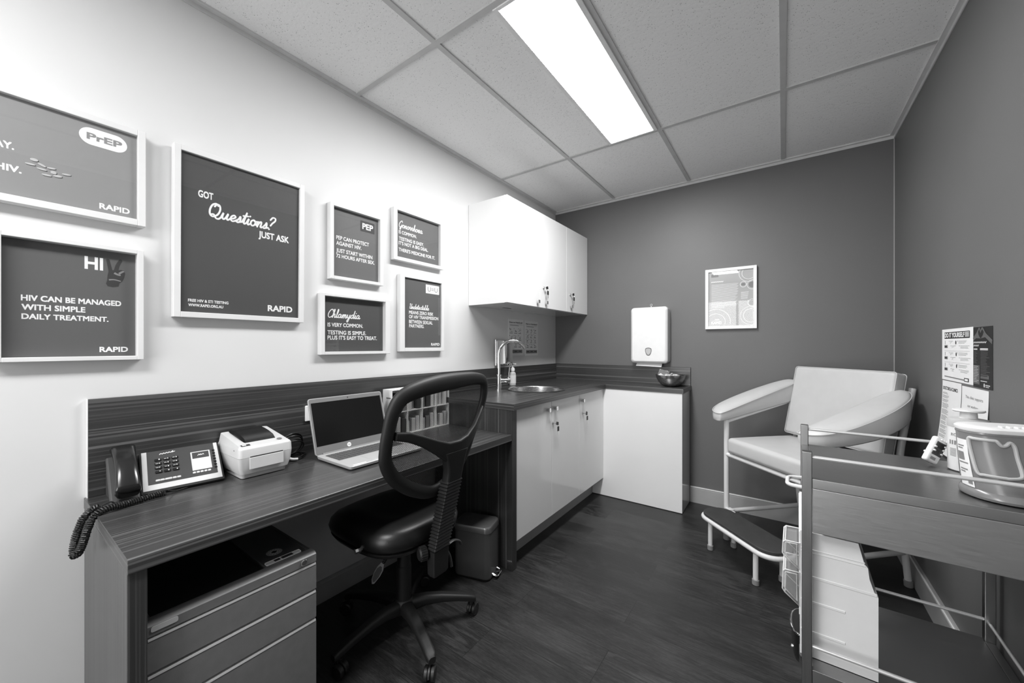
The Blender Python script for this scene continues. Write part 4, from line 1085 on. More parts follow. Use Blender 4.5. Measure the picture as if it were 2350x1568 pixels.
# ------------------------------------------------------------------ organiser box
t = thing('organiser_box', 'white pigeonhole organiser box on the desk behind the office chair', 'organiser', (.055, 1.49, DZ))
ox0, ox1, oy0, oy1, oz0, oz1 = .062, .136, 1.242, 1.657, DZ + .001, .981
c = B(); th = .004
box(c, ox0, oy0, oz0, ox0 + th, oy1, oz1)
for y in [1.242 + .10275 * k for k in range(5)]: box(c, ox0 + th, y, oz0, ox1, y + th, oz1)
for z in (oz0, .858, oz1 - th):
    for k in range(4): box(c, ox0 + th, 1.242 + .10275 * k + th, z, ox1, 1.242 + .10275 * (k + 1), z + th)
obj('shell', c, 'white', t)
c = B(); box(c, .092, oy0 - .0012, .935, .128, oy0, .941); box(c, .092, oy0 - .0012, .86, .128, oy0, .866); obj('side_slot', c, 'greyplastic', t)
rr = random.Random(11)
for r_ in range(2):
    for q in range(4):
        y0_, z0_ = 1.2465 + .10275 * q, (oz0 + th if r_ == 0 else .862)
        for k in range(3):
            w = rr.uniform(.018, .027); h = rr.uniform(.055, .098); yy = y0_ + .003 + k * .0325
            c = B(); box(c, ox0 + .008, yy, z0_ + .0005, ox1 - rr.uniform(.004, .022), yy + w, z0_ + h, .001, 1)
            tag(obj('packet', c, rr.choice(['foil', 'greyplastic', 'offwhite', 'charcoal', 'paleink'])), 'small packet stored in the white organiser box', 'packet', 'packets in the pigeonholes')

# ------------------------------------------------------------------ pedal bin
t = thing('pedal_bin', 'small dark metal pedal bin on the floor by the bench end panel', 'bin', (.447, 1.552, 0), math.radians(16))
mb = wm(t)
def rr3(w, d, r, z, seg=5): return [mb @ Vector((x, y, z)) for x, y in rrect(w, d, r, seg)]
c = B(); loft(c, [rr3(.204, .144, .030, .012), rr3(.206, .146, .030, .02), rr3(.206, .146, .030, .245)]); obj('body', c, 'bin', t)
c = B(); loft(c, [rr3(.196, .136, .028, .001), rr3(.200, .140, .030, .012)]); obj('base_ring', c, 'black', t)
c = B(); loft(c, [rr3(.212, .152, .032, .247), rr3(.213, .153, .032, .268), rr3(.206, .146, .030, .277), rr3(.186, .126, .024, .2815)]); obj('lid', c, 'binlid', t)
c = B(); tube(c, [mb @ Vector(p) for p in bent([(.103, -.030, .026), (.130, -.030, .016), (.130, .030, .016), (.103, .030, .026)], .02)], .0045, 8)
box(c, .100, -.022, .008, .128, .022, .017, .003, 2, mb); obj('pedal', c, 'chrome', t)

# ------------------------------------------------------------------ office chair
C0 = Vector((.463, 1.058, 0))
t = thing('office_chair', 'black mesh-backed office chair pushed up to the desk', 'chair', tuple(C0))
c = B(); lathe(c, [(.0, .078), (.030, .078), (.046, .088), (.046, .118), (.036, .134), (.030, .138), (0, .138)], tuple(C0), 28); obj('hub', c, 'black_soft', t)
c = B(); lathe(c, [(.031, .136), (.031, .275), (.028, .278), (.028, .37), (.0, .37)], tuple(C0), 28); lathe(c, [(.014, .37), (.014, .41), (0, .41)], tuple(C0), 20); obj('gas_column', c, 'black_soft', t)
for k in range(5):
    a = math.radians(52 - 72 * k); mr = Matrix.Translation(C0) @ Matrix.Rotation(a, 4, 'Z')
    c = B(); rings = []
    for r_, zc_, hh_, ww_ in ((.030, .104, .056, .056), (.09, .112, .046, .046), (.16, .108, .036, .042), (.23, .096, .030, .040), (.275, .086, .030, .040), (.298, .079, .030, .038), (.310, .073, .024, .026)):
        rings.append([mr @ Vector((r_, y, z)) for y, z in rrect(ww_, hh_, min(ww_, hh_) * .36, 4, 0, zc_)])
    loft(c, rings); lg = obj('base_leg', c, 'black_soft', t, 50)
    c = B()
    ca = a + (.9, -.6, 1.9, .4, -1.2)[k]
    mc = Matrix.Translation(C0 + Vector((.292 * math.cos(a), .292 * math.sin(a), 0))) @ Matrix.Rotation(ca, 4, 'Z')
    for s_ in (-1, 1):
        lathe(c, [(0, -.0085), (.021, -.0085), (.0255, -.005), (.0255, .005), (.021, .0085), (0, .0085)], n=24, m=mc @ Matrix.Translation((0.012, s_ * .0125, .0258)) @ Matrix.Rotation(PI / 2, 4, 'X'))
    vs = slab(c, [(.012 + .029 * math.cos(x), .026 + .029 * math.sin(x)) for x in [math.radians(20 * q) for q in range(10)]], 1, -.0035, .0035); xf(c, vs, mc)
    cyl(c, mc @ Vector((0, 0, .045)), mc @ Vector((0, 0, .066)), .008, 12)
    obj('castor', c, 'black', lg)
c = B(); box(c, .375, .985, .395, .575, 1.125, .428, .010, 3); box(c, .43, 1.02, .36, .50, 1.10, .396, .008, 2)
tube(c, bent([(.54, 1.05, .405), (.64, 1.045, .398), (.700, 1.042, .405)], .04), .018, 10, flat=((0, 1, 0), 1.6)); obj('mechanism', c, 'black_soft', t)
# seat
c = B(); rings = []
for z, s_, xo in ((.430, .060, 0), (.436, .022, 0), (.446, .006, 0), (.456, .0, 0), (.478, -.004, 0), (.505, .004, 0), (.522, .024, 0), (.531, .060, 0), (.528, .110, 0), (.520, .165, 0)):
    rr_ = []
    for k in range(48):
        a = 2 * PI * k / 48; ca, sa = math.cos(a), math.sin(a)
        e = .62
        x = .415 + (.243 - s_) * abs(ca) ** e * (1 if ca > 0 else -1)
        y = 1.048 + (.222 - s_) * abs(sa) ** e * (1 if sa > 0 else -1)
        fr_ = max(0, (.36 - x) / .18); zz = z - .030 * fr_ ** 2 * (1 if z > .47 else .4)
        rr_.append((x, y, zz))
    rings.append(rr_)
loft(c, rings); obj('seat', c, 'fabric', t, 60)
c = B(); rings = []
for z, s_ in ((.424, .045), (.424, .012), (.437, .004), (.439, .012), (.439, .05)):
    rings.append([(.415 + (.243 - s_) * abs(math.cos(a)) ** .62 * (1 if math.cos(a) > 0 else -1), 1.048 + (.222 - s_) * abs(math.sin(a)) ** .62 * (1 if math.sin(a) > 0 else -1), z) for a in [2 * PI * k / 48 for k in range(48)]])
loft(c, rings); obj('seat_shell', c, 'black', t)
# back frame: closed loop measured on a plane that leans back
MID = [(.712, .785, .819), (.722, .777, .873), (.734, .781, .938), (.744, .792, .995), (.751, .822, 1.038), (.756, .890, 1.060), (.758, .975, 1.072), (.758, 1.070, 1.077), (.759, 1.175, 1.078),
       (.756, 1.236, 1.060), (.745, 1.250, .995), (.733, 1.232, .920), (.716, 1.206, .836), (.702, 1.172, .752), (.690, 1.112, .684), (.682, 1.020, .649), (.688, .918, .688), (.700, .830, .752)]
RAD = [.0235, .023, .0235, .026, .029, .032, .034, .032, .026, .021, .018, .0175, .018, .020, .022, .024, .026, .025]
lp = crom(MID, 6, True); rads = []
for k in range(len(MID)):
    for j in range(6): rads.append(RAD[k] + (RAD[(k + 1) % len(MID)] - RAD[k]) * j / 6)
NB = Vector((1, 0, -.18)).normalized()
c = B(); tube(c, lp, .02, 14, True, rads, ((1, 0, -.18), .72)); obj('back_frame', c, 'black_soft', t, 60)
c = B(); vv = [c.verts.new(p - NB * .006) for p in lp]; c.faces.new(vv)
fm = obj('back_mesh', c, 'mesh', t, 0)
# lumbar yoke and trunk
c = B(); rings = []
for (y, z, hh_, off) in ((.800, .910, .030, .012), (.850, .900, .036, .022), (.905, .875, .042, .034), (.965, .842, .056, .044), (1.020, .812, .078, .050), (1.075, .805, .090, .052), (1.120, .824, .074, .048), (1.165, .868, .052, .040), (1.200, .912, .040, .028), (1.232, .945, .030, .012)):
    x0_ = .565 + .18 * z
    rings.append([(x0_ + off + p[0] + .18 * p[1], y, z + p[1]) for p in rrect(.022, hh_, .009, 3)])
loft(c, rings)
rings = []
for z, wy, yc_ in ((.690, .078, 1.068), (.712, .080, 1.070), (.740, .084, 1.070), (.775, .100, 1.066), (.810, .120, 1.062)):
    x0_ = .565 + .18 * z + .046
    rings.append([(x, y, z) for x, y in rrect(.040, wy, .012, 4, x0_, yc_)])
loft(c, rings); obj('lumbar_yoke', c, 'black_soft', t, 50)
c = B(); rings = []; nb = 21
for k in range(nb * 2 + 1):
    s_ = k / (nb * 2.0); z = .425 + .270 * s_; e = 0 if k % 2 == 0 else .0045
    p0 = Vector((.692, 1.040, 0)).lerp(Vector((.735, 1.068, 0)), s_)
    rings.append([(x, y, z) for x, y in rrect(.038 + 2 * e, .074 + 2 * e, .004, 2, p0.x, p0.y)])
loft(c, rings); obj('bellows', c, 'black', t, 25)
c = B(); loft(c, [[(x, y, z) for x, y in rrect(w, d, .006, 3, .690, 1.040)] for z, w, d in ((.325, .030, .066), (.335, .040, .076), (.425, .044, .082))]); obj('post_foot', c, 'black_soft', t)
c = B(); kd = Vector((-.35, -.93, 0)).normalized(); k0 = Vector((.672, 1.004, .418))
prof = []
m_ = Matrix.Translation(k0) @ kd.to_track_quat('Z', 'Y').to_matrix().to_4x4()
lathe(c, [(0, -.02), (.008, -.02), (.008, .002), (.022, .004), (.025, .008), (.025, .032), (.021, .037), (0, .037)], n=18, m=m_)
for q in range(18):
    a = 2 * PI * q / 18; box(c, .0235, -.0022, .008, .0275, .0022, .032, .001, 1, m_ @ Matrix.Rotation(a, 4, 'Z'))
obj('tension_knob', c, 'black_soft', t)
c = B(); tube(c, coil([(.527, .965, .425), (.515, .945, .39), (.503, .925, .355)], .0055, .002, .006), .002, 6)
tube(c, [(.527, .965, .43), (.503, .925, .355)], .0045, 8); obj('lever_arm', c, 'black', t)
c = B(); ld = (Vector((.482, .895, .285)) - Vector((.503, .925, .355))).normalized(); side = Vector((.80, .60, 0)).normalized(); side = (side - ld * side.dot(ld)).normalized()
ml = basis((.503, .925, .357), side, -ld, side.cross(-ld))
loft(c, [[ml @ Vector((x, y, z)) for x, y in pts] for z, pts in ((-.004, [(-.006, 0), (-.013, -.02), (-.015, -.045), (-.011, -.07), (-.002, -.084), (.006, -.080), (.013, -.05), (.014, -.025), (.006, 0)]), (.004, [(-.006, 0), (-.013, -.02), (-.015, -.045), (-.011, -.07), (-.002, -.084), (.006, -.080), (.013, -.05), (.014, -.025), (.006, 0)]))]); lv = obj('lever_paddle', c, 'greyplastic', t)
c = B(); loft(c, [[ml @ Vector((x, y, z)) for x, y in [(-.004, -.014), (-.010, -.024), (-.012, -.046), (-.008, -.066), (-.001, -.076), (.005, -.070), (.010, -.048), (.010, -.026), (.004, -.014)]] for z in (-.0055, .0055)]); obj('paddle_face', c, 'black_gloss', lv)
c = B(); cyl(c, (.497, .852, .447), (.490, .812, .447), .010, 6); cyl(c, (.50, .87, .447), (.497, .852, .447), .007, 12); obj('seat_bolt', c, 'chrome', t)
c = B(); tube(c, crom([(.690, 1.085, .415), (.690, 1.125, .418), (.692, 1.155, .405), (.692, 1.168, .385)], 6), .009, 10, flat=((0, 0, 1), .45))
tube(c, crom([(.688, 1.090, .392), (.690, 1.105, .360), (.692, 1.112, .318)], 6), .006, 8); obj('back_lever', c, 'charcoal', t)

# ------------------------------------------------------------------ treatment armchair
AR = math.atan2(-.704, .71); A0 = (1.503, 2.66, 0)
KS = 1.022
AO = (1.785 + KS * (A0[0] - 1.785), KS * A0[1], 0)
t = thing('treatment_chair', 'pale vinyl padded armchair with white tubular legs in the corner', 'armchair', AO, AR)
FZ = .0266 / KS                 # floor level in the chair's own measure
ma = wm(t) @ Matrix.Scale(KS, 4) @ Matrix.Translation((0, 0, -FZ)); A = lambda *p: ma @ Vector(p)
def cush(name, w, d, h, r, m, puff, parent, mat='vinyl'):
    c = B(); cushion(c, w, d, h, r, ma @ m, puff); return obj(name, c, mat, parent, 60)
AW = .56
cush('seat', .505, .455, .092, .022, Matrix.Translation((AW / 2, .205, .611)), .012, t)
bk = cush('backrest', .545, .075, .415, .018, Matrix.Translation((AW / 2 + .012, .463, .873)) @ Matrix.Rotation(-.21, 4, 'X'), .004, t)
mbk = Matrix.Translation((AW / 2 + .012, .463, .873)) @ Matrix.Rotation(-.21, 4, 'X')
for y_ in (-.030, .030):
    c = B(); tube(c, [ma @ mbk @ Vector((x, y_, z)) for x, z in rrect(.5445, .4145, .014, 5)], .0022, 6, True); obj('piping', c, 'vinyl', bk)
for u in (0.0, AW):
    # padded arm: straight inner edge, bowed outer edge, thicker towards the back
    out = [(0, -.035), (0, .10), (0, .24), (0, .36), (.002, .455), (.016, .490), (.045, .500), (.085, .482), (.124, .425), (.150, .34), (.163, .24), (.162, .13), (.148, .04), (.116, -.025), (.070, -.058), (.016, -.066)]
    ol = crom([(p[0], p[1], 0) for p in out], 4, True)
    cxo, cyo = .074, .25
    sg = -1 if u == 0 else 1; ui = .030 if u == 0 else AW - .030
    def aring(ins, lev, dz):
        o_ = []
        for p in ol:
            f = 1 - ins / max(.001, Vector((p.x - cxo, p.y - cyo)).length) 
            x_, b_ = cxo + (p.x - cxo) * (1 - ins / .078), cyo + (p.y - cyo) * (1 - ins / .29)
            zb_, zs_ = .766 + .215 * b_ - .25 * max(0, x_) * max(0, min(1, .5 - abs(b_ - .2))), .824 + .335 * b_
            o_.append(A(ui + sg * x_, b_, zb_ + (zs_ - zb_) * lev + dz))
        return o_
    c = B(); loft(c, [aring(.030, 0, -.002), aring(.010, 0, .001), aring(.002, .12, 0), aring(0, .5, 0), aring(.001, .9, 0), aring(.004, 1.0, .001), aring(.012, 1.0, .008), aring(.028, 1.0, .014), aring(.05, 1.0, .018), aring(.07, 1.0, .019)])
    o = obj('armrest', c, 'vinyl', t, 60)
    c = B(); tube(c, aring(-.0005, 1.0, .0), .0022, 6, True); obj('piping', c, 'vinyl', o)
    # front leg, arm rail, raked rear leg
    c = B(); cyl(c, A(u, 0, FZ + .03), A(u, 0, .762), .0145, 16); obj('front_leg', c, 'tube', t)
    c = B(); cyl(c, A(u, 0, FZ), A(u, 0, FZ + .034), .0185, 16, bev=.003); obj('rubber_foot', c, 'rubber', t)
    c = B(); cyl(c, A(u, .005, .752), A(u, .535, .886), .0125, 14); obj('arm_rail', c, 'tube', t)
    c = B(); tube(c, [A(*p) for p in bent([(u, .575, 1.0), (u, .485, .64), (u, .505, .36), (u, .548, FZ + .03)], .12, 8)], .0145, 14); obj('rear_leg', c, 'tube', t)
    c = B(); cyl(c, A(u, .552, FZ), A(u, .548, FZ + .034), .0185, 16, bev=.003); obj('rubber_foot', c, 'rubber', t)
    c = B(); cyl(c, A(u, .0, .2), A(u, .535, .2), .0135, 14); obj('side_stretcher', c, 'tube', t)
    c = B(); cyl(c, A(u, .0, .549), A(u, .495, .555), .012, 14); obj('seat_rail', c, 'tube', t)
c = B(); cyl(c, A(0, 0, .549), A(AW, 0, .549), .0125, 14); obj('front_rail', c, 'tube', t)
c = B(); cyl(c, A(0, .495, .56), A(AW, .495, .56), .0125, 14); obj('back_rail', c, 'tube', t)
c = B(); cyl(c, A(0, .528, .80), A(AW, .528, .80), .011, 14); obj('back_rail', c, 'tube', t)

# ------------------------------------------------------------------ step stool
SO = Matrix.Translation(A0) @ Matrix.Rotation(AR, 4, 'Z') @ Vector((.215, -.068, 0))
t = thing('step_stool', 'low black-topped step stool on white tubular legs before the armchair', 'step stool', tuple(SO), AR)
ms = wm(t); Q = lambda *p: ms @ Vector(p)
sw, sd = .530, .188
def orr(w, d, r, z, seg=8): return [Q(x, y, z) for x, y in rrect(w, d, r, seg)]
c = B(); loft(c, [orr(sw - .012, sd - .012, .075, .190), orr(sw - .004, sd - .004, .078, .193), orr(sw - .004, sd - .004, .078, .203), orr(sw - .014, sd - .014, .072, .2065)]); obj('tread', c, 'mat', t)
c = B(); tube(c, orr(sw - .004, sd - .004, .078, .176), .0125, 12, True); obj('rim', c, 'tube', t)
for x in (-.168, .168):
    for y in (-.078, .078):
        c = B(); cyl(c, Q(x, y, .025), Q(x, y, .178), .0125, 14); obj('leg', c, 'tube', t)
        c = B(); cyl(c, Q(x, y, 0), Q(x, y, .030), .0165, 14, bev=.003); obj('rubber_foot', c, 'rubber', t)
c = B(); box(c, -.255, .090, .186, -.215, .125, .204, .004, 2, ms); box(c, -.212, .092, .190, -.190, .112, .200, .003, 1, ms); obj('clip', c, 'tube', t)

# ------------------------------------------------------------------ steel trolley
TO = (1.829, 1.380, 0); TR = -.024
t = thing('instrument_trolley', 'stainless steel two-shelf trolley with one drawer by the right wall', 'trolley', TO, TR)
mt = wm(t); TQ = lambda *p: mt @ Vector(p)
TW, TD = .484, .486
def tb(bm, *a, **k): return box(bm, *a[:6], *(a[6:]), m=mt, **k)
for x in (0, TW - .024):
    for y in (0, TD - .024):
        c = B(); box(c, x, y, .075, x + .024, y + .024, .907, .0025, 2, mt); p_ = obj('post', c, 'steel_post', t)
        c = B(); mc = mt @ Matrix.Translation((x + .012, y + .012, 0))
        lathe(c, [(0, -.011), (.024, -.011), (.031, -.008), (.031, .008), (.024, .011), (0, .011)], n=24, m=mc @ Matrix.Translation((.012, 0, .0315)) @ Matrix.Rotation(PI / 2, 4, 'X')); obj('castor', c, 'rubber', p_)
        c = B(); box(c, -.006, -.015, .03, .026, -.012, .068, m=mc); box(c, -.006, .012, .03, .026, .015, .068, m=mc); box(c, -.008, -.015, .062, .022, .015, .076, m=mc); obj('castor_fork', c, 'chrome', p_)
def tray(z, name, h=.028):
    c = B(); box(c, .024, .004, z - h, TW - .024, TD - .004, z, .0018, 2, mt)
    for x0_, x1_ in ((.002, .024), (TW - .024, TW - .002)): box(c, x0_, .024, z - h, x1_, TD - .024, z, .0018, 2, mt)
    return obj(name, c, 'steel_tray', t)
tray(.831, 'top_shelf'); tray(.285, 'lower_shelf', .04)
c = B(); box(c, .0245, .006, .6765, TW - .0245, .012, .8025, .0018, 2, mt); d_ = obj('drawer', c, 'steel', t)
c = B(); box(c, .036, .0125, .685, TW - .036, .44, .688, m=mt); box(c, .036, .0125, .688, .039, .44, .79, m=mt); box(c, TW - .039, .0125, .688, TW - .036, .44, .79, m=mt); box(c, .039, .437, .688, TW - .039, .44, .79, m=mt); obj('drawer_body', c, 'steel', d_)
for y in (.012, TD - .012):
    for z in (.891, .348):
        c = B(); cyl(c, TQ(.02, y, z), TQ(TW - .02, y, z), .0052, 12); obj('guard_rail', c, 'rod', t)
for x, z in ((TW - .012, .340),):
    c = B(); cyl(c, TQ(x, .02, z), TQ(x, TD - .02, z), .0043, 12); obj('guard_rail', c, 'rod', t)
c = B(); tube(c, [TQ(*p) for p in bent([(.002, .010, .800), (-.034, .016, .800), (-.034, .098, .800), (.002, .110, .800)], .03, 8)], .0055, 12); obj('push_handle', c, 'tube', t)

# tilt-bin unit on the lower shelf
t = thing('tilt_bin_unit', 'white stepped storage unit with clear tip-out bins on the lower trolley shelf', 'storage unit', tuple(TQ(.08, .06, .285)), TR)
c = B()
prof = [(-.004, .2865), (.168, .2865), (.168, .517), (.166, .526), (.160, .529), (.150, .563), (.147, .592), (.144, .597), (.140, .600), (.127, .655), (-.004, .655)]
vs = slab(c, [(x, z) for x, z in prof], 1, .058, .440); xf(c, vs, mt); obj('housing', c, 'white', t)
for (x0_, x1_, z_, h_) in ((-.002, .166, .519, .009), (-.002, .143, .594, .004), (-.002, .141, .603, .004), (-.002, .100, .446, .008), (-.002, .100, .357, .008)):
    c = B(); box(c, x0_, .0555, z_, x1_, .0585, z_ + h_, .0014, 1, mt); obj('rib', c, 'white', t)
def tip_bin(y0_, y1_, z0_, z1_):
    c = B()
    po = [(-.0045, z1_), (-.040, z1_ - .002), (-.045, z1_ - .008), (-.047, z0_ + .040), (-.041, z0_ + .030), (-.0045, z0_)]
    cx_ = sum(p[0] for p in po) / 6; cz__ = sum(p[1] for p in po) / 6
    pi_ = [(cx_ + (x - cx_) * .74, cz__ + (z - cz__) * .78) for x, z in po]
    for pr_, a0, a1 in ((po, y0_, y1_), (pi_, y0_ + .003, y1_ - .003)):
        vs = slab(c, pr_, 1, a0, a1); xf(c, vs, mt)
    o = obj('clear_bin', c, 'clear', t, 20)
    c = B()  # added pale tubes imitate highlights along the edges of the clear plastic
    for pr_, yy in ((po, y0_), (po, y1_), (pi_, y0_ + .003)): tube(c, [mt @ Vector((x, yy, z)) for x, z in pr_], .0021, 6, True)
    for x, z in po[1:5]: tube(c, [mt @ Vector((x, y0_, z)), mt @ Vector((x, y1_, z))], .0018, 6)
    obj('bin_edge_glint', c, 'edge_glint', o)
for z0_, z1_ in ((.535, .616), (.425, .527)):
    tip_bin(.058, .175, z0_, z1_)
c = B(); box(c, -.006, .060, .40, -.004, .438, .650, m=mt); obj('front_edge', c, 'edge', t)
t = thing('steel_holder', 'curved dark steel holder hanging low on the left side of the trolley', 'holder', tuple(TQ(-.02, .15, .25)), TR)
c = B(); rings = []
for z, a_, b2 in ((.222, .006, .02), (.238, .014, .045), (.26, .018, .060), (.31, .020, .066), (.338, .022, .068), (.342, .018, .064)):
    rings.append([mt @ Vector((-.0055 - a_ * max(0, math.cos(th_)) * 1.0, .13 + b2 * math.sin(th_), z)) for th_ in [-PI / 2 + PI * k / 16 for k in range(17)]])
loft(c, rings); obj('cup', c, 'black_gloss', t)
c = B(); tube(c, [mt @ Vector((-.004 - .023 * math.cos(th_), .13 + .069 * math.sin(th_), .337)) for th_ in [-PI / 2 + PI * k / 16 for k in range(17)]], .003, 8)
cyl(c, mt @ Vector((-.020, .11, .265)), mt @ Vector((-.026, .11, .265)), .005, 12); obj('bright_rim', c, 'chrome', t)

# sharps container
t = thing('sharps_container', 'grey plastic sharps tub with white lid on the trolley top', 'container', (2.243, 1.509, .831), .24)
msc = wm(t)                                           # its broad face looks across the room: local x along the face, -y outwards
def sring(z, hw, hd, r_, yo=0.0, seg=8): return [msc @ Vector((x, y + yo, z - .831)) for x, y in rrect(2 * hw, 2 * hd, r_, seg)]
BODY = ((.832, .080, .066, .062, -.022), (.834, .086, .073, .069, -.022), (.840, .088, .075, .071, -.022), (.848, .086, .072, .068, -.021), (.853, .082, .066, .062, -.019), (.90, .083, .058, .054, -.010), (.95, .084, .051, .048, -.002), (.985, .085, .049, .046, 0), (.990, .087, .051, .048, 0), (.993, .086, .050, .047, 0))
c = B(); loft(c, [sring(*q) for q in BODY]); obj('tub', c, 'sharps', t)
c = B(); loft(c, [sring(.9935, .0865, .0505, .0475), sring(.997, .0885, .0525, .0495), sring(1.003, .0885, .0525, .0495), sring(1.007, .084, .048, .045), sring(1.009, .074, .038, .035), sring(1.009, .062, .026, .023)]); lid = obj('lid', c, 'white', t)
for k in range(6):
    c = B(); box(c, -.03 + k * .014, -.040, 1.0085 - .831, -.024 + k * .014, -.028, 1.012 - .831, .001, 1, msc); obj('lid_ridge', c, 'white', lid)
def hd_at(z):
    for a, b_ in zip(BODY, BODY[1:]):
        if a[0] <= z <= b_[0]: return (a[2] - a[4]) + (b_[2] - b_[4] - a[2] + a[4]) * (z - a[0]) / (b_[0] - a[0])
    return BODY[-1][2]
def onface(x, z, e=.0): return msc @ Vector((x, -hd_at(z) - e, z - .831))
def onwall(s_, z, e):
    for a, b_ in zip(BODY, BODY[1:]):
        if a[0] <= z <= b_[0]:
            f = (z - a[0]) / (b_[0] - a[0]); q = [a[i] + (b_[i] - a[i]) * f for i in range(5)]; break
    ring = sring(z, q[1] + e, q[2] + e, q[3] + e, q[4], 12); n_ = len(ring); f = (s_ % 1) * n_; i = int(f) % n_
    return ring[i].lerp(ring[(i + 1) % n_], f - int(f))
def patch(bm, s0, s1, z0, z1, e, n_=6):
    rows = [[bm.verts.new(onwall(s0 + (s1 - s0) * k / n_, z, e)) for k in range(n_ + 1)] for z in [z0 + (z1 - z0) * i / 3 for i in range(4)]]
    for A_, B_ in zip(rows, rows[1:]):
        for k in range(n_): bm.faces.new((A_[k], A_[k + 1], B_[k + 1], B_[k]))
pts = [onwall(.57 + .135 * k / 6, .977, .001) for k in range(7)] + [onface(x - .016, z, .0015) for x, z in ((-.028, .975), (-.021, .966), (-.013, .968), (-.006, .975), (.001, .966), (.003, .94), (.005, .905), (.0, .895), (-.018, .892))]
pts += [onwall(.70 - .112 * k / 5, .892, .001) for k in range(6)] + [onwall(.578, .905, .001), onwall(.572, .94, .001), onwall(.566, .965, .001)]
c = B(); tube(c, crom(pts, 4, True), .0040, 8, True); obj('handle_loop', c, 'paleink', t)
c = B(); patch(c, .462, .552, .856, .970, .0012); lab = obj('label', c, 'paper', t)
c = B()
for z0_, z1_, s0, s1 in ((.918, .938, .468, .520), (.910, .913, .47, .54), (.894, .897, .475, .53), (.888, .891, .475, .51), (.862, .876, .520, .545), (.952, .955, .475, .53), (.946, .949, .475, .52)): patch(c, s0, s1, z0_, z1_, .0018)
obj('label_print', c, 'greyink', lab)

# wipes canister
wx, wy = 2.243, 1.742
t = thing('wipes_canister', 'white labelled wipes canister with a round knob lid behind the sharps tub', 'canister', (wx, wy, .831))
c = B(); lathe(c, [(0, .001), (.040, .001), (.043, .004), (.043, .134), (0, .134)], (wx, wy, .831), 36); obj('body', c, 'white', t)
c = B(); lathe(c, [(.0438, .134), (.0442, .150), (.041, .158), (.022, .161), (0, .161)], (wx, wy, .831), 36); obj('collar', c, 'paleink', t)
c = B(); lathe(c, [(0, .161), (.0185, .161), (.0175, .180), (.0, .180)], (wx, wy, .831), 28); lathe(c, [(0, .180), (.031, .180), (.034, .183), (.033, .187), (0, .189)], (wx, wy, .831), 36); obj('knob_lid', c, 'white', t)
c = B()
def wrap(txt, a0, z, width, cap):
    V2, F = glyphs(txt, .02); xs = [p[0] for p in V2]; x0_, x1_ = min(xs), max(xs); vv = []
    for a, b_ in V2:
        th_ = a0 + ((a - x0_) / (x1_ - x0_)) * width / .0434
        vv.append(c.verts.new((wx + .0434 * math.cos(th_), wy + .0434 * math.sin(th_), z + b_ / CAPH * cap)))
    for f in F: c.faces.new([vv[i] for i in f])
aL = math.radians(196)
wrap('RO', aL + .12, .938, .016, .008); wrap('IIP', aL + .0, .912, .028, .012)
for k in range(7):
    th0 = aL + .04
    for j in range(5):
        a0, a1 = th0 + j * .08, th0 + (j + 1) * .08
        c.faces.new([c.verts.new((wx + .0434 * math.cos(a), wy + .0434 * math.sin(a), z)) for a, z in ((a0, .900 - k * .0036), (a1, .900 - k * .0036), (a1, .8985 - k * .0036), (a0, .8985 - k * .0036))])
obj('label_print', c, 'greyink', t, 0)

# hand-held meter leaning on the canister
t = thing('hand_meter', 'small white hand-held meter with dark screen leaning on the canister', 'meter', (2.17, 1.745, .831))
r3 = Vector((.030, .022, -.020)).normalized(); u3 = Vector((.036, .026, .070)); u3 = (u3 - r3 * u3.dot(r3)).normalized(); n3 = r3.cross(u3)
if n3.dot(Vector((-.58, .814, 0))) > 0: n3 = -n3
mm = basis((2.150, 1.726, .8535), r3, u3, n3)
c = B(); cushion(c, .042, .084, .018, .006, mm @ Matrix.Translation((.021, .042, -.009)), .001, 4); obj('case', c, 'white', t)
c = B(); box(c, .005, .026, .0, .037, .070, .0016, .001, 1, mm); sc_ = obj('dark_panel', c, 'charcoal', t)
c = B(); box(c, .010, .030, .0016, .024, .045, .0020, m=mm); box(c, .010, .050, .0016, .032, .066, .0020, m=mm); obj('screen', c, 'screen', sc_)
for x, y in ((.008, .040), (.006, .052), (.034, .036), (.034, .050), (.034, .062), (.014, .078), (.022, .078), (.030, .078)):
    c = B(); cushion(c, .007, .006, .005, .0024, mm @ Matrix.Translation((x, y, .002)), 0, 3); obj('button', c, 'white', t)
c = B()
for k in range(6): box(c, .008 + k * .003, .010, .0008, .0094 + k * .003, .019, .0014, m=mm)
obj('case_print', c, 'greyink', t)
c = B(); box(c, .012, .028, -.030, .030, .034, -.018, .001, 1, mm); obj('prop', c, 'white', t)

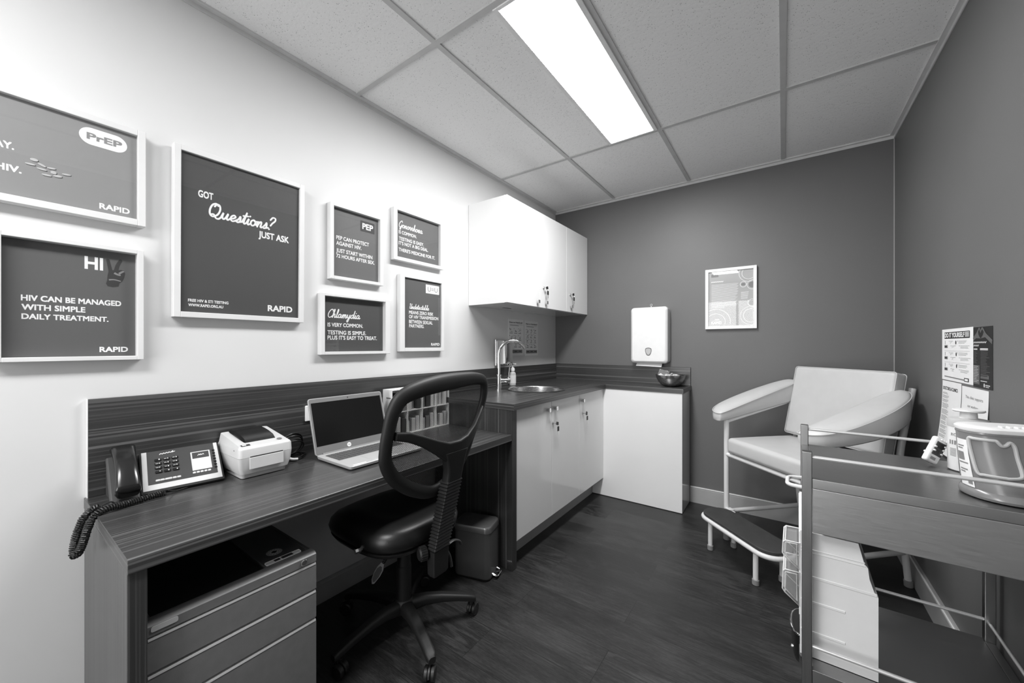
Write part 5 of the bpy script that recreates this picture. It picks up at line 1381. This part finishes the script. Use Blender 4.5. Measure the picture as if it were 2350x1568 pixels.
# ------------------------------------------------------------------ papers on the right wall
XW = XR - .0006
def sheet(name, y0, y1, z0, z1, mat, label, cat, curl=0.0, group='papers taped to the right wall'):
    """y0 > y1: left edge then right edge as seen facing the wall"""
    t = thing(name, label, cat, (XR, (y0 + y1) / 2, z0), 0, group)
    c = B(); n_ = 8; g1, g2 = [], []
    for k in range(n_ + 1):
        z = z1 - (z1 - z0) * k / n_; off = curl * (k / n_) ** 2
        g1.append((c.verts.new((XW - off, y0, z)), c.verts.new((XW - off, y1, z)))); g2.append((c.verts.new((XW - .0008 - off, y0, z)), c.verts.new((XW - .0008 - off, y1, z))))
    for g in (g1, g2):
        for a, b_ in zip(g, g[1:]): c.faces.new((a[0], a[1], b_[1], b_[0]))
    for q in (0, 1):
        for k in range(n_): c.faces.new((g1[k][q], g1[k + 1][q], g2[k + 1][q], g2[k][q]))
    c.faces.new((g1[0][0], g1[0][1], g2[0][1], g2[0][0])); c.faces.new((g1[-1][0], g1[-1][1], g2[-1][1], g2[-1][0]))
    obj('sheet', c, mat, t)
    pg = Page((XW - .0008, 0, 0), (0, -1, 0), (0, 0, 1))
    def bend(bm):
        for v in bm.verts:
            f = max(0, min(1, (z1 - v.co.z) / (z1 - z0))); v.co.x -= curl * f ** 2
    return t, pg, bend
# instructions
t, pg, bend = sheet('instruction_poster', 2.372, 2.050, 1.071, 1.279, 'paper', 'white DO IT YOURSELF instruction sheet, upper left of the papers on the right wall', 'poster')
k, g, w_ = B(), B(), B()
pg.rect(k, -2.342, 1.240, -2.078, 1.2665, .0004)
pg.text(w_, 'DO IT YOURSELF', -2.336, 1.2445, .209, .0185, .06, .0008)
for q in range(4): pg.rect(w_, -2.122, 1.2455 + q * .005, -2.084, 1.248 + q * .005, .0008)
rr = random.Random(5)
for r_ in range(3):
    zt_ = 1.226 - r_ * .046
    pg.rect(g, -2.342, zt_ - .024, -2.305, zt_ - .012, .0004); pg.rect(k, -2.338, zt_ - .021, -2.312, zt_ - .015, .0008)
    pg.rect(g, -2.336, zt_ - .009, -2.332, zt_ + .006, .0004)
    if r_: pg.rect(g, -2.342, zt_ + .0105, -2.078, zt_ + .0112, .0004)
    pg.disc(k, -2.215 + r_ * .004, zt_ - .002, .006, .008, 0, .0004, 10)
    for row in range(2):
        for cc in range(2):
            u = (-2.290 if cc == 0 else -2.200) + row * .02
            for ln in range(3): pg.rect(g, u + .012, zt_ + .003 - ln * .0042 - row * .0185, u + .012 + (.045 if cc == 0 else .10) - ln * .01 - rr.uniform(0, .02), zt_ + .0042 - ln * .0042 - row * .0185, .0004)
            pg.rect(k, u, zt_ + .002 - row * .0185, u + .004, zt_ + .005 - row * .0185, .0004)
pg.poly(g, [(-2.342, 1.088), (-2.342, 1.0835), (-2.13, 1.0805), (-2.13, 1.0855)], .0004)
pg.rect(k, -2.131, 1.078, -2.087, 1.092, .0005); pg.rect(w_, -2.124, 1.081, -2.094, 1.089, .0009)
obj('ink_bars', k, 'ink', t, 0); obj('small_print', g, 'greyink', t, 0); obj('headline', w_, 'lettering', t, 0)
# heart hands
t, pg, bend = sheet('health_poster', 2.048, 1.896, 1.067, 1.276, 'print_k', 'dark poster with hands forming a heart, upper right of the papers', 'poster')
g, w_, m_ = B(), B(), B()
pg.stroke(g, [(-2.046, 1.238), (-2.020, 1.252), (-2.004, 1.266), (-1.996, 1.271), (-1.989, 1.264), (-1.985, 1.259)], .007, .0004)
pg.stroke(g, [(-1.985, 1.259), (-1.981, 1.265), (-1.972, 1.271), (-1.962, 1.264), (-1.946, 1.251), (-1.915, 1.236), (-1.898, 1.228)], .007, .0004)
pg.poly(g, [(-2.046, 1.242), (-2.046, 1.229), (-2.020, 1.238), (-1.985, 1.236), (-1.992, 1.240), (-2.003, 1.250), (-2.006, 1.259), (-2.010, 1.259)], .0004)
pg.poly(g, [(-1.985, 1.236), (-1.950, 1.240), (-1.898, 1.216), (-1.898, 1.231), (-1.940, 1.250), (-1.960, 1.262), (-1.962, 1.256), (-1.968, 1.247), (-1.978, 1.240)], .0004)
pg.stroke(w_, [(-2.043 + .006 * q, 1.222 + (.003 if q % 2 else -.001)) for q in range(18)], .004, .0005, 0)
pg.stroke(w_, [(-2.043 + .006 * q, 1.211 + (.003 if q % 2 else -.001)) for q in range(8)], .004, .0005, 0)
pg.rect(w_, -2.042, 1.197, -2.012, 1.202, .0005); pg.rect(w_, -1.990, 1.196, -1.928, 1.203, .0005)
rr = random.Random(8)
for q in range(9): pg.rect(g, -2.042, 1.189 - q * .0048, -2.024 + rr.uniform(0, .012), 1.1905 - q * .0048, .0005)
for q in range(18): pg.rect(m_, -1.986, 1.190 - q * .0048, -1.925 + rr.uniform(-.02, .012), 1.1915 - q * .0048, .0005)
pg.rect(m_, -2.045, 1.078, -1.994, 1.144, .0004)
for q in range(11): pg.rect(w_, -2.042, 1.139 - q * .0054, -2.012 + rr.uniform(-.008, .012), 1.1405 - q * .0054, .0007)
pg.rect(w_, -1.986, 1.090, -1.935, 1.093, .0005); pg.rect(g, -1.986, 1.100, -1.92, 1.112, .0005)
pg.disc(w_, -1.956, 1.078, .006, .007, 0, .0006, 12); pg.rect(w_, -1.946, 1.077, -1.912, 1.081, .0006); pg.rect(w_, -1.946, 1.072, -1.920, 1.0745, .0006)
obj('printed_hands', g, 'midink', t, 0); obj('small_print', m_, 'midink', t, 0); obj('headline', w_, 'paleink', t, 0)
# list of clinics
t, pg, bend = sheet('clinic_list', 2.367, 2.160, .772, 1.067, 'paper', 'white DOCTORS & CLINICS list hanging lower left on the right wall', 'notice', .022)
k, g = B(), B()
pg.text(k, 'DOCTORS & CLINICS', -2.357, 1.030, .163, .0135, .02)
rr = random.Random(2); z = 1.017
while z > .79:
    for q in range(rr.randint(2, 5)):
        pg.rect(g, -2.358, z, -2.358 + rr.uniform(.05, .078), z + .0018); z -= .0042
    z -= .004
bend(k); bend(g); obj('headline', k, 'ink', t, 0); obj('list_print', g, 'greyink', t, 0)
# support notice
t, pg, bend = sheet('support_notice', 2.152, 1.925, .80, 1.061, 'paper', 'white notice reading This clinic supports our workers, lower right of the papers', 'notice', .02)
k = B(); pg.text(k, 'This clinic supports', -2.116, 1.0195, .151, .0105, -.004); pg.text(k, 'our workers', -2.094, .9885, .091, .0105, -.004)
bend(k); obj('handwriting', k, 'greyink', t, 0)
